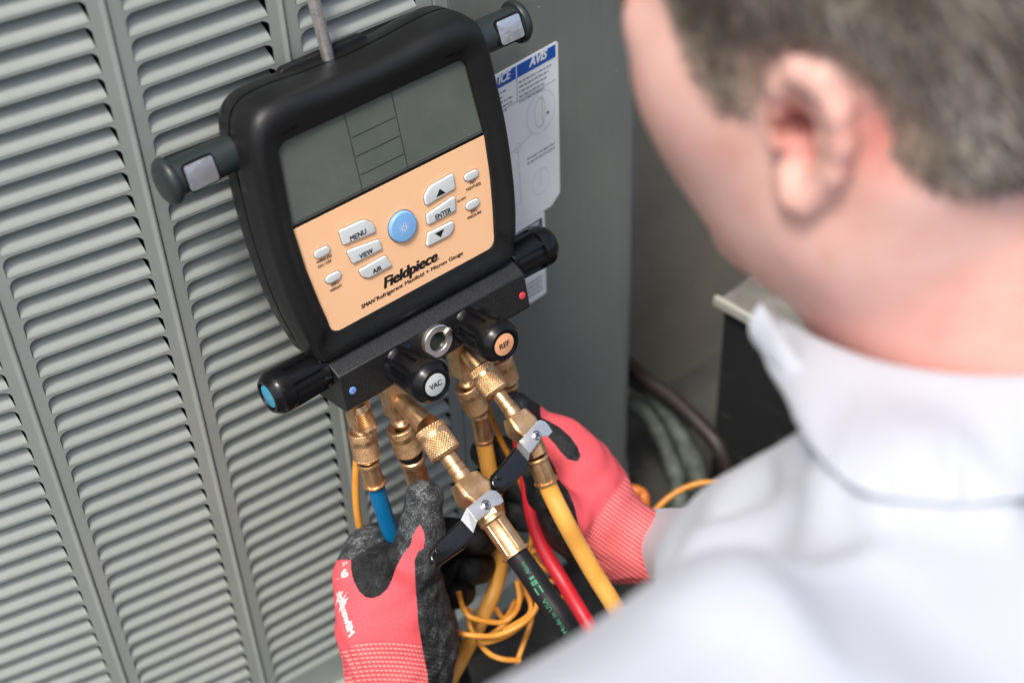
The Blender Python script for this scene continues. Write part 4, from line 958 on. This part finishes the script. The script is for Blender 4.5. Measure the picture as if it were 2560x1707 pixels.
# hair: a close shell with a real hairline plus short tufts
def hairline(q):                              # positive inside the hair region
    x, y, z = q[:, 0], np.abs(q[:, 1]), q[:, 2]
    nape = z-(-.064+.10*np.clip((x+.100)/.10, 0, 1)**1.3)          # nape line rising to above the ear
    front = (.062-x)+.3*(z-.07)
    side_ = z-np.where(x > .0, .016+np.maximum(0, (x-.036))*2.6, -.06)      # sideburn and temple
    burn = np.minimum(np.minimum(x-.008, .036-.5*(.02-z)-x), z-.008)*1.0
    d = np.minimum(np.minimum(nape, front), side_); d = np.maximum(d, np.where(y > .03, burn, -1))
    ear = np.linalg.norm(np.stack([(x+.012)/1.0, (z-.004)/1.2], 1), axis=1)-.027
    return np.where(y > .04, np.minimum(d, ear), d)
def sd_hair(P):
    q = H(P); d = sd_head(P); hl_ = hairline(q)
    th = np.clip(hl_/.022, -1, 1)*.0052
    n = .0006*np.sin(q[:, 0]*310+3*np.sin(q[:, 2]*90))*np.sin(q[:, 2]*190+2*np.sin(q[:, 0]*120))*np.clip(hl_/.02, 0, 1)
    return d-th+n
P_, F_ = nets(sd_hair, HC_-A(.15, .15, .13), HC_+A(.15, .15, .19), .0034)
keep = hairline(H(P_)) > -.002; F_ = F_[keep[F_].all(1)]
m_hair = mat('short brown hair', (.10, .075, .055), .55, spec=.4)
hn = noise(m_hair, 60, detail=6, rough=.75, dim=(1, 1, 1), dist=.6); hr = ramp(m_hair, hn.outputs[0], [(.30, (.09, .07, .055)), (.5, (.16, .14, .11)), (.62, (.22, .20, .165)), (.75, (.26, .24, .205))]); setin(m_hair, 'Base Color', hr.outputs[0])
setin(m_hair, 'Base Color', mixc(m_hair, attr_out(m_hair, 'fade'), (.46, .29, .22), hr.outputs[0]))
me = fast_mesh('hair', P_-ORG[person.name], F_); attr(me, 'fade', np.clip(hairline(H(P_))/.020+.10, 0, 1)); hair = link('hair', me, m_hair, person)
g_ = lambda P, e=.001: np.stack([(sd_head(P+np.eye(3)[k]*e)-sd_head(P-np.eye(3)[k]*e))/(2*e) for k in range(3)], 1)
hlv = hairline(H(P_)); used = np.unique(F_); used = used[hlv[used] > -.001]
cand = P_[rng.choice(used, 26000)]+rng.normal(size=(26000, 3))*.0012
nrm = g_(cand); nrm /= np.linalg.norm(nrm, axis=1)[:, None]; dwn = -HR[:, 2]*.75-HR[:, 0]*.55+rng.normal(size=(26000, 3))*.22; dwn -= nrm*(dwn*nrm).sum(1)[:, None]
ln = np.clip(hairline(H(cand))/.05, .18, 1)*.019*rng.uniform(.6, 1.2, 26000)
tip = cand+(nrm*.55+dwn*.75)*ln[:, None]; sdv = np.cross(nrm, dwn); sdv /= np.linalg.norm(sdv, axis=1)[:, None]+1e-9; wd_ = .00040
mid = (cand+tip)/2+nrm*ln[:, None]*.12
V = np.stack([cand-sdv*wd_, cand+sdv*wd_, mid+sdv*wd_*.8, mid-sdv*wd_*.8, tip], 1).reshape(-1, 3); k = np.arange(26000)*5
F1 = np.concatenate([np.stack([k, k+1, k+2], 1), np.stack([k, k+2, k+3], 1), np.stack([k+3, k+2, k+4], 1)])
m_strand = mat('hair strands', (.15, .11, .08), .5, spec=.5); sv = attr_out(m_strand, 'tone'); sr = ramp(m_strand, sv, [(0, (.035, .025, .018)), (.5, (.15, .12, .09)), (1, (.46, .43, .37))]); setin(m_strand, 'Base Color', sr.outputs[0])
me = fast_mesh('hair_strands', V-ORG[person.name], F1); 
cl_noise = np.sin(H(cand)[:, 0]*150+H(cand)[:, 1]*90)+np.sin(H(cand)[:, 0]*70-H(cand)[:, 2]*60+1)
attr(me, 'tone', np.repeat(np.clip(.50+.09*cl_noise+rng.normal(size=26000)*.17, 0, 1), 5)); o = link('hair_strands', me, m_strand, hair); o['kind'] = 'stuff'

# ---------------------------------------------------------------- shirt
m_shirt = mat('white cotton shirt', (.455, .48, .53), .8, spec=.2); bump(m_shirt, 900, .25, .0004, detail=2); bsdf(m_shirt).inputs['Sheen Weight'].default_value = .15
def fold(P, a, b, r, amp):                    # long soft crease line
    a = np.asarray(a, float); b = np.asarray(b, float); d = b-a; t = np.clip((P-a)@d/(d@d), 0, 1); r2 = np.linalg.norm(P-a-t[:, None]*d, axis=1)
    return amp*np.exp(-(r2/r)**2)*np.sin(np.clip(t, .02, .98)*math.pi)**.5
neck0, neck1 = hp_(-.040, 0, -.080), hp_(-.058, 0, -.170)
def sd_shirt(P):
    d = cap(P, W(2380, 1960, .615), W(2800, 1930, .66), .102, .115)                      # upper back across the shoulders
    d = smin(d, cap(P, W(1950, 1870, .560), W(1480, 2190, .52), .072, .072), .03)            # near shoulder and upper arm
    d = smin(d, cap(P, W(2250, 1580, .64), W(2700, 1600, .68), .060, .070), .04)            # base of the neck
    d = smin(d, cap(P, W(2250, 1600, .62), W(2010, 1900, .58), .055, .07), .04)
    d = smin(d, cap(P, W(2130, 1250, .655), W(1865, 1415, .735), .038, .040), .055)                   # far shoulder slope
    d = smin(d, cap(P, W(2000, 1560, .62), W(2200, 1500, .62), .045, .05), .05)
    d = smin(d, cap(P, W(1880, 1410, .75), W(1800, 1440, .84), .036, .030), .03)           # far upper arm
    for (x0, y0, d0, x1, y1, d1, r, am) in ((1800, 1230, .66, 2080, 1180, .62, .012, .006), (1700, 1440, .60, 2000, 1220, .62, .013, .010), (1930, 1640, .50, 2080, 1380, .53, .013, -.007), (1690, 1530, .52, 1900, 1420, .55, .015, -.008), (1560, 1640, .47, 1840, 1500, .50, .012, .007),
                                            (2100, 1500, .50, 2400, 1350, .54, .02, .006), (1400, 1600, .46, 1560, 1760, .45, .016, .008), (2250, 1250, .56, 2560, 1330, .57, .014, .007), (2000, 1330, .56, 2240, 1640, .48, .014, .006), (1860, 1300, .62, 1980, 1480, .56, .012, .009), (1760, 1330, .68, 1960, 1180, .66, .012, .007), (1820, 1420, .66, 2040, 1240, .62, .010, -.006), (2060, 1230, .60, 2140, 1400, .57, .010, .006), (2300, 1330, .56, 2420, 1640, .50, .018, .006), (1500, 1700, .45, 1800, 1600, .46, .016, -.006)):
        d = d-fold(P, W(x0, y0, d0), W(x1, y1, d1), r*1.5, -am*(2.3 if am > 0 else 1.0))
    d = d+.0035*np.sin(P[:, 0]*42+3*np.sin(P[:, 2]*19))*np.sin(P[:, 2]*37+2*np.sin(P[:, 1]*23))
    nk = cap(P, hp_(-.030, 0, -.02), hp_(-.058, 0, -.170), .054, .058)
    return smax(d, -nk, .012)
lo = np.minimum.reduce([W(1000, 2300, .45), W(1200, 1300, .9), W(2900, 2300, .5), W(2900, 1200, .9), W(1500, 1500, .3)])-.05; hi = np.maximum.reduce([W(1000, 2300, .45), W(1500, 1000, .95), W(3000, 1700, .5), W(3000, 900, .9)])+.05
P_, F_ = nets(sd_shirt, lo, hi, .0062)
me = fast_mesh('shirt', P_-ORG[person.name], F_); shirt = link('shirt', me, m_shirt, person)
m_trs = mat('dark trousers', (.02, .022, .028), .85)
tb = W(2560, 2500, .72); hipz = GZ+.42
def sd_torso(P):
    d = cap(P, W(2480, 1980, .66), A(tb[0]+.03, tb[1]-.02, hipz), .125, .14); d = smin(d, cap(P, W(2750, 1950, .70), A(tb[0]+.15, tb[1]+.02, hipz), .12, .13), .05)
    d = smin(d, cap(P, W(1480, 2230, .53), W(1150, 2520, .78), .066, .046), .03)
    return smin(d, cap(P, W(1150, 2520, .78), W(998, 1965, 1.14), .046, .036), .02)
P_, F_ = nets(sd_torso, A(-.30, .0, hipz-.2), A(1.0, .95, HC-.25), .010); me = fast_mesh('shirt_tail', P_-ORG[person.name], F_); link('shirt_tail', me, m_shirt, shirt)
def sd_legs(P):
    d = None
    for s_ in (0, .17):
        h0 = A(tb[0]+s_, tb[1], hipz); kn = A(tb[0]+s_-.05, tb[1]+.06, GZ+.24); ft = A(tb[0]+s_-.02, tb[1]+.10, GZ+.05)
        for e in (cap(P, h0, kn, .10, .075), cap(P, kn, ft, .072, .05)): d = e if d is None else smin(d, e, .03)
    return d
P_, F_ = nets(sd_legs, A(tb[0]-.35, tb[1]-.25, GZ-.02), A(tb[0]+.4, tb[1]+.45, hipz+.15), .012); me = fast_mesh('trousers', P_-ORG[person.name], F_); link('trousers', me, m_trs, person)
# far sleeve with a crisp cuff behind the red glove
def sleeve():
    V = []; Fc = []; n = 40
    C = [W(1610, 1364, 1.215), W(1640, 1364, 1.205), W(1700, 1372, 1.17), W(1800, 1385, 1.07), W(1920, 1400, .90)]; Rr = [.0282, .0290, .031, .036, .044]
    C = catmull(C, 8); rr = np.interp(np.linspace(0, 1, len(C)), np.linspace(0, 1, 5), Rr); T = np.gradient(C, axis=0)
    for i, (c, t) in enumerate(zip(C, T)):
        Fm = frame(t, (0, 0, 1))
        for k in range(n):
            a = 2*math.pi*k/n; r = rr[i]*(1+.02*math.sin(3*a+i*.25)+.012*math.sin(7*a-i*.4)); V.append(c+Fm[:, 0]*r*math.cos(a)+Fm[:, 1]*r*math.sin(a))
    for i in range(len(C)-1):
        for k in range(n): Fc.append((i*n+k, i*n+(k+1) % n, (i+1)*n+(k+1) % n, (i+1)*n+k))
    o = wpart('sleeve', V, Fc, m_shirt, shirt, 60); md = o.modifiers.new('thick', 'SOLIDIFY'); md.thickness = .0016; return o
sleeve()
def onneck(x, y, d, off):                     # point on the line of sight just outside the skin
    r_ = ray(x, y); ts = np.linspace(.45, .80, 176); dd = sd_head(CAM+r_[None]*ts[:, None]); k = np.argmax(dd < off)
    return CAM+r_*min(d, ts[k] if dd[k] < off else 9)
def onshirt(x, y, d, off):
    r_ = ray(x, y); ts = np.linspace(.40, .85, 226); P = CAM+r_[None]*ts[:, None]; dd = np.minimum(sd_shirt(P), sd_head(P)); k = np.argmax(dd < off)
    return CAM+r_*min(d, ts[k] if dd[k] < off else 9)
def band(top, bot, name, bulge=.0, th=.0022, n=14, m=8):
    T = catmull(top, n); B = catmull(bot, n); V = []; Fc = []
    for j in range(m+1):
        s = j/m
        for i in range(len(T)):
            p = T[i]*(1-s)+B[i]*s; out = p-(neck0+(neck1-neck0)*.5); out /= np.linalg.norm(out)
            p = p+out*bulge*math.sin(s*math.pi)+out*.0006*math.sin(i*.3+s*3)*s
            if name == 'collar' and i > 10: (qx, qy), = PX(p)[0]; p = onshirt(qx, qy, (p-CAM)@FW, .0030+.0012*s*s)
            V.append(p)
    w = len(T)
    for j in range(m):
        for i in range(w-1): Fc.append((j*w+i, j*w+i+1, (j+1)*w+i+1, (j+1)*w+i))
    o = wpart(name, V, Fc, m_shirt, shirt, 60); md = o.modifiers.new('thick', 'SOLIDIFY'); md.thickness = th; md.offset = 0; md2 = o.modifiers.new('sub', 'SUBSURF'); md2.levels = 1; md2.render_levels = 1; return o
tp_ = [W(1903, 757, .680)]+[onneck(x, y, .8, .004) for x, y in ((1960, 792), (2050, 845), (2200, 900), (2380, 930), (2560, 936), (2760, 925), (2950, 890))]
bt_ = [W(1990, 1010, .670)]+[onshirt(x, y, .72, .0035) for x, y in ((2015, 1080), (2070, 1170), (2200, 1245), (2380, 1262), (2560, 1250), (2790, 1230), (3000, 1190))]
band(tp_, bt_, 'collar', .006)
band([W(1903, 757, .682), W(1925, 790, .676), W(1960, 850, .662), W(2020, 930, .650)], [W(1897, 868, .686), W(1925, 905, .676), W(1975, 960, .664), (W(1998, 1065, .654))], 'collar_leaf', .004)

# ---------------------------------------------------------------- gloves
m_glove = mat('red knit work glove', (.84, .12, .135), .75, spec=.25)
b_ = bump(m_glove, 1100, .5, .0004, detail=2)
m = m_glove; dip = attr_out(m, 'dip'); knit = attr_out(m, 'knit'); ka = attr_out(m, 'along'); kb = attr_out(m, 'around'); dark = attr_out(m, 'darkdip')
n1 = noise(m, 800, detail=5, rough=.75); n2 = noise(m, 110, detail=4, rough=.6)
nd = math_node(m, 'ADD', n1.outputs[0], math_node(m, 'MULTIPLY', n2.outputs[0], .6))
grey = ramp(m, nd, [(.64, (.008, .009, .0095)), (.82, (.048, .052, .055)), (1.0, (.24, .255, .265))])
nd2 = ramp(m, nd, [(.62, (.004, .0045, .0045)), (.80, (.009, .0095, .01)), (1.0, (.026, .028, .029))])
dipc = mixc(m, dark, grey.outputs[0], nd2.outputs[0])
row = math_node(m, 'SINE', math_node(m, 'MULTIPLY', ka, 2*math.pi/3.1)); st_ = math_node(m, 'SINE', math_node(m, 'ADD', math_node(m, 'MULTIPLY', kb, 2*math.pi/2.6), math_node(m, 'MULTIPLY', row, 1.0)))
dots = math_node(m, 'MULTIPLY', math_node(m, 'GREATER_THAN', row, .1), math_node(m, 'GREATER_THAN', st_, -.45))
dots = math_node(m, 'MULTIPLY', dots, knit)
redc = ramp(m, n1.outputs[0], [(.3, (.78, .085, .105)), (.7, (.88, .135, .15))])
base = mixc(m, math_node(m, 'MULTIPLY', dots, .72), redc.outputs[0], (.95, .42, .36))
edge = math_node(m, 'GREATER_THAN', math_node(m, 'ADD', dip, math_node(m, 'MULTIPLY', math_node(m, 'SUBTRACT', n1.outputs[0], .5), 7)), 0.)
setin(m, 'Base Color', mixc(m, edge, base, dipc)); setin(m, 'Roughness', math_node(m, 'SUBTRACT', .8, math_node(m, 'MULTIPLY', edge, .18)))
hb = m.node_tree.nodes.new('ShaderNodeBump'); hb.inputs['Strength'].default_value = .6; hb.inputs['Distance'].default_value = .0008
m.node_tree.links.new(math_node(m, 'ADD', math_node(m, 'MULTIPLY', math_node(m, 'MULTIPLY', row, knit), .5), nd), hb.inputs['Height']); m.node_tree.links.new(hb.outputs[0], bsdf(m).inputs['Normal'])

def glove(name, prims, lo, hi, h, dipfn, label):
    prims = [(DL(a) if k != 'ell' else DL(a), (DL(b) if k != 'ell' else b), ra, rb, kk, k) for (k, a, b, ra, rb, kk) in prims]
    def sd(P):
        d = None
        for a, b, ra, rb, kk, k in prims:
            e = cap(P, a, b, ra, rb) if k != 'ell' else ell(P, a, b)
            d = e if d is None else smin(d, e, kk)
        w = np.sin(P[:, 0]*170+2*np.sin(P[:, 2]*90))*np.sin(P[:, 2]*150+2*np.sin(P[:, 1]*80))
        return d+.0008*w
    P_, F_ = nets(sd, lo, hi, h); me = fast_mesh(name, P_-ORG[person.name], F_); dipfn(me, P_); o = link(name, me, m_glove, person, label=label); return o, P_, F_
g = L
# left hand: thumb in front of the hose, palm at left, fingers curling round behind
TZ = .030
LH = [('c', g(988, 1820, .005), g(988, 1640, .008), .034, .033, .02),
      ('c', g(955, 1690, .006), g(934, 1560, .004), .0235, .0235, .02),
      ('c', g(1030, 1690, .000), g(1030, 1560, .000), .027, .027, .03),
      ('c', g(934, 1560, .004), g(918, 1440, -.014), .0235, .0205, .02),
      ('c', g(918, 1440, -.014), g(930, 1375, -.028), .0205, .0165, .02),                 # index knuckle
      ('c', g(925, 1375, -.028), g(985, 1330, -.048), .0160, .0135, .010), ('c', g(985, 1330, -.048), g(1050, 1330, -.048), .0130, .0120, .006), ('c', g(1050, 1330, -.048), g(1085, 1345, -.036), .0115, .0105, .004),
      ('c', g(1020, 1600, .008), g(1018, 1500, .014), .028, .024, .03),                     # thumb mount
      ('c', g(1018, 1500, .014), g(1038, 1395, TZ), .0235, .0180, .02),
      ('c', g(1038, 1395, TZ), g(1055, 1320, TZ+.004), .0165, .0150, .008),
      ('c', g(1055, 1320, TZ+.004), g(1061, 1246, TZ+.002), .0150, .0136, .006),
      # middle, ring, little
      ('c', g(1000, 1440, -.030), g(1120, 1345, -.040), .0180, .0150, .010), ('c', g(1120, 1345, -.040), g(1205, 1340, -.030), .0155, .0145, .008), ('c', g(1205, 1340, -.030), g(1185, 1350, -.010), .0138, .0115, .005),
      ('c', g(1000, 1520, -.025), g(1110, 1425, -.036), .0170, .0138, .010), ('c', g(1110, 1425, -.036), g(1198, 1416, -.028), .0138, .0130, .005), ('c', g(1198, 1416, -.028), g(1175, 1424, -.010), .0125, .0108, .002),
      ('c', g(1010, 1590, -.020), g(1100, 1495, -.030), .0150, .0120, .010), ('c', g(1100, 1495, -.030), g(1152, 1482, -.024), .0120, .0112, .003), ('c', g(1152, 1482, -.024), g(1140, 1488, -.008), .0108, .0095, .002)]
def dip_left(me, P):
    px, z = PX(P); loc = ((P-TW)@RW)/K
    poly_thumb = [(980, 1180), (1140, 1180), (1140, 1330), (1112, 1365), (1060, 1375), (1058, 1330), (1050, 1310), (1035, 1335), (1028, 1360), (1002, 1392), (985, 1430), (975, 1460), (920, 1480), (880, 1440), (876, 1380), (905, 1320), (950, 1240)]
    patch = [(912, 1300), (893, 1345), (880, 1385), (877, 1420), (884, 1452), (898, 1478), (914, 1492), (932, 1495), (950, 1488), (968, 1472), (980, 1448), (990, 1418), (1000, 1400), (1050, 1310), (1040, 1180), (900, 1180)]
    wedge = [(1049, 1310), (1060, 1330), (1062, 1350), (1058, 1370), (1045, 1378), (1036, 1400), (1038, 1450), (1000, 1480), (980, 1450), (1000, 1398), (1026, 1368), (1032, 1338)]
    strip_ = [(1038, 1375), (1036, 1420), (1040, 1480), (1046, 1560), (1056, 1620), (1068, 1680), (1076, 1760), (1300, 1760), (1300, 1180), (1100, 1180), (1110, 1360)]
    d = np.maximum(np.maximum(poly_sd(px, poly_thumb), poly_sd(px, patch)), poly_sd(px, strip_)); d = np.minimum(d, -poly_sd(px, wedge))
    back = np.clip((-.012-loc[:, 2])*900, -20, 20); back = np.where((px[:, 0] > 960) | (px[:, 1] < 1400), back, -20)
    d = np.maximum(d, back)
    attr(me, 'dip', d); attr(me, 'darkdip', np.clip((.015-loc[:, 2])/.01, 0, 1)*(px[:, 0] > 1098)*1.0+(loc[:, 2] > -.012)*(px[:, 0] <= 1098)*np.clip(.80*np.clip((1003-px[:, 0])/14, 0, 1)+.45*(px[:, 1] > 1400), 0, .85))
    attr(me, 'knit', np.clip((px[:, 1]-(1602+.0009*(px[:, 0]-960)**2+(px[:, 0] < 900)*(900-px[:, 0])*.35))/2, 0, 1)); yy = -loc[:, 1]*1000
    attr(me, 'along', (px[:, 1]-.0009*(px[:, 0]-960)**2)/3.55); attr(me, 'around', loc[:, 0]*1000)
lo = np.minimum(DL(g(820, 1900, -.09)), DL(g(1300, 1150, .07)))-.04; hi = np.maximum(DL(g(820, 1150, -.09)), DL(g(1300, 1150, .07)))+.05
cs = np.array([DL(p[1]) for p in LH]+[DL(p[2]) for p in LH]); lo = cs.min(0)-.04; hi = cs.max(0)+.04; lo[2] = DL(g(985, 1760, 0))[2]
gl, GP, GF = glove('glove', LH, lo, hi, .0014, dip_left, 'red glove with worn grey-black dipped thumb, knitted cuff below')
# right hand: behind the hoses, cuff toward the white sleeve
LW = lambda P: RW.T@(P-TW)/K
RH = [('c', LW(W(1585, 1366, 1.222)), LW(W(1720, 1374, 1.15)), .0255, .0255, .01),
      ('c', g(1590, 1372, .045), g(1540, 1345, .048), .0235, .0255, .01),
      ('c', g(1540, 1345, .048), g(1470, 1260, .030), .0255, .0300, .03),
      ('c', g(1455, 1290, .034), g(1420, 1180, .020), .0290, .0260, .03),
      ('c', g(1440, 1200, .010), g(1385, 1105, .004), .0270, .0190, .03),
      ('c', g(1385, 1105, .004), g(1325, 1050, -.006), .0165, .0130, .012), ('c', g(1325, 1050, -.006), g(1292, 1015, .004), .0120, .0105, .004),
      ('c', g(1400, 1160, -.004), g(1300, 1130, -.030), .0190, .0140, .012), ('c', g(1300, 1130, -.030), g(1215, 1130, -.040), .0140, .0125, .005),
      ('c', g(1400, 1215, -.004), g(1300, 1210, -.034), .0190, .0140, .012), ('c', g(1300, 1210, -.034), g(1210, 1205, -.042), .0135, .0122, .005),
      ('c', g(1410, 1270, .000), g(1310, 1285, -.030), .0180, .0130, .012), ('c', g(1310, 1285, -.030), g(1225, 1280, -.040), .0125, .0112, .005),
      ('c', g(1500, 1330, .040), g(1420, 1300, .052), .0200, .0165, .015), ('c', g(1420, 1300, .052), g(1368, 1235, .046), .0155, .0140, .006), ('c', g(1368, 1235, .046), g(1345, 1185, .036), .0135, .0120, .005)]
def dip_right(me, P):
    px, z = PX(P); loc = ((P-TW)@RW)/K
    oval = [(1345, 1040), (1372, 1052), (1400, 1068), (1425, 1090), (1445, 1118), (1452, 1140), (1444, 1154), (1420, 1148), (1402, 1130), (1385, 1108), (1368, 1090), (1330, 1080)]
    stripp = [(1200, 1000), (1352, 1090), (1366, 1130), (1385, 1165), (1398, 1200), (1420, 1225), (1436, 1265), (1448, 1320), (1462, 1345), (1480, 1420), (1500, 1480), (1480, 1560), (1100, 1500), (1100, 1000)]
    keepred = [(1362, 1086), (1386, 1110), (1405, 1135), (1430, 1155), (1440, 1270), (1425, 1235), (1402, 1200), (1390, 1165), (1370, 1130)]
    d = np.maximum(poly_sd(px, oval), poly_sd(px, stripp)); d = np.maximum(d, np.where(px[:, 0] < 1352, 5., -50.))
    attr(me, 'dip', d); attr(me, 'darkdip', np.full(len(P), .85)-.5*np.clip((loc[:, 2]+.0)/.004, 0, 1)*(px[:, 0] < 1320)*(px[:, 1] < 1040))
    c0 = np.array([1500, 1300.]); ax = unit((.80, .60)); al = (px-A(1535, 1232))@unit((.86, .50)); al = al-(px[:, 1]-1232)*.0
    # cuff starts on the line (1535,1232)-(1462,1335)
    nrm_ = unit((103, 73)); al = (px-A(1535, 1232))@nrm_
    attr(me, 'knit', np.clip(al/2, 0, 1)); attr(me, 'along', ((px-A(1535, 1232))@unit((-73, 103)))/3.2); attr(me, 'around', al/2.9)
cs = np.array([DL(p[1]) for p in RH]+[DL(p[2]) for p in RH]); lo = cs.min(0)-.04; hi = cs.max(0)+.04
gr, GP2, GF2 = glove('glove', RH, lo, hi, .0014, dip_right, 'red glove with black dipped fingers behind the hoses, knit cuff against the sleeve')

# ---------------------------------------------------------------- print that follows curved surfaces
def decal(pixv, faces, surfP, surfF, m, parent, off=.00035, name='printed_lettering'):
    bt = BVHTree.FromPolygons([tuple(p) for p in surfP], [tuple(map(int, f)) for f in surfF]); V = []; ok = []
    for x, y in pixv:
        d = Vector(ray(x, y)); d.normalize(); h, nn, i, ds = bt.ray_cast(Vector(CAM), d)
        ok.append(h is not None); V.append(np.array(h)-np.array(d)*off if h is not None else CAM)
    faces = [f for f in faces if all(ok[i] for i in f)]
    use = sorted({i for f in faces for i in f}); mp = {i: k for k, i in enumerate(use)}
    if faces: wpart(name, [V[i] for i in use], [tuple(mp[i] for i in f) for f in faces], m, parent, None, False)
def ptext(s, x0, y0, ang, w, h, off=.02, shear=0, sq=1):
    v, f = text_mesh(s, w, h, off, shear); a = math.radians(ang); c, s_ = math.cos(a), math.sin(a)
    return [(x0+x*c+y*s_, y0-(-x*s_+y*c)*1.0 if False else y0+x*(-s_)-y*c) for x, y, _ in v], f
m_gprint = mat('pale glove print', (.80, .60, .58), .7)
def rot2(pts, x0, y0, ex_, ey_): return [(x0+x*ex_[0]+y*ey_[0], y0+x*ex_[1]+y*ey_[1]) for x, y in pts]
v, f = text_mesh('6', 15, 19, .04); decal(rot2(v[:, :2], 855, 1444, (.96, -.28), (-.1, -1)), f, GP, GF, m_gprint, gl)
v, f = text_mesh('.', 4, 4, .05); decal(rot2(v[:, :2], 843, 1447, (.96, -.28), (-.1, -1)), f, GP, GF, m_gprint, gl)
v, f = text_mesh('3+', 14, 9, .03); decal(rot2(v[:, :2], 856, 1415, (.9, -.43), (.1, -1)), f, GP, GF, m_gprint, gl)
v, f = text_mesh('Milwaukee', 105, 19, .03, .35); decal(rot2(v[:, :2], 872, 1592, (-.30, -1.05), (.85, -.38)), f, GP, GF, m_gprint, gl)
def stroke(pts): 
    n = len(pts)//2; return pts, [tuple(range(len(pts)))]
for q in ([(847, 1530), (852, 1503), (868, 1477), (860, 1498), (872, 1492), (858, 1512)], [(838, 1520), (844, 1486), (858, 1457), (851, 1480), (859, 1476), (848, 1500)]):
    decal(q, [(0, 1, 2, 3), (0, 3, 4, 5)], GP, GF, m_gprint, gl)
me5 = tube5.data; tv_ = [tuple(np.array(vv.co)+ORG[h5.name]) for vv in me5.vertices]; tf_ = [tuple(p.vertices) for p in me5.polygons]
# black hose print reads upward along the hose
dh = unit((-110, -166)); nh = A(dh[1], -dh[0])
def hose_text(s, x, y, w, h): v, f = text_mesh(s, w, h, .01); decal(rot2(v[:, :2], x, y, dh, (nh[0]*1, nh[1]*1)), f, tv_, tf_, m_green, h5, .0003)
nh = A(-dh[1], dh[0])*-1
hose_text('Made in USA', 1418, 1578, 100, 11); hose_text('Abra', 1328, 1430, 34, 12)
for t0, ln_, hh in ((0, 7, 13), (11, 12, 16), (27, 21, 18)):
    b0_ = A(1333, 1437)-dh*t0*1.05; q = [b0_, b0_-dh*ln_, b0_-dh*ln_+nh*hh, b0_+nh*hh]; decal([tuple(p) for p in q], [(0, 1, 2, 3)], tv_, tf_, m_green, h5, .0003, 'print_block')
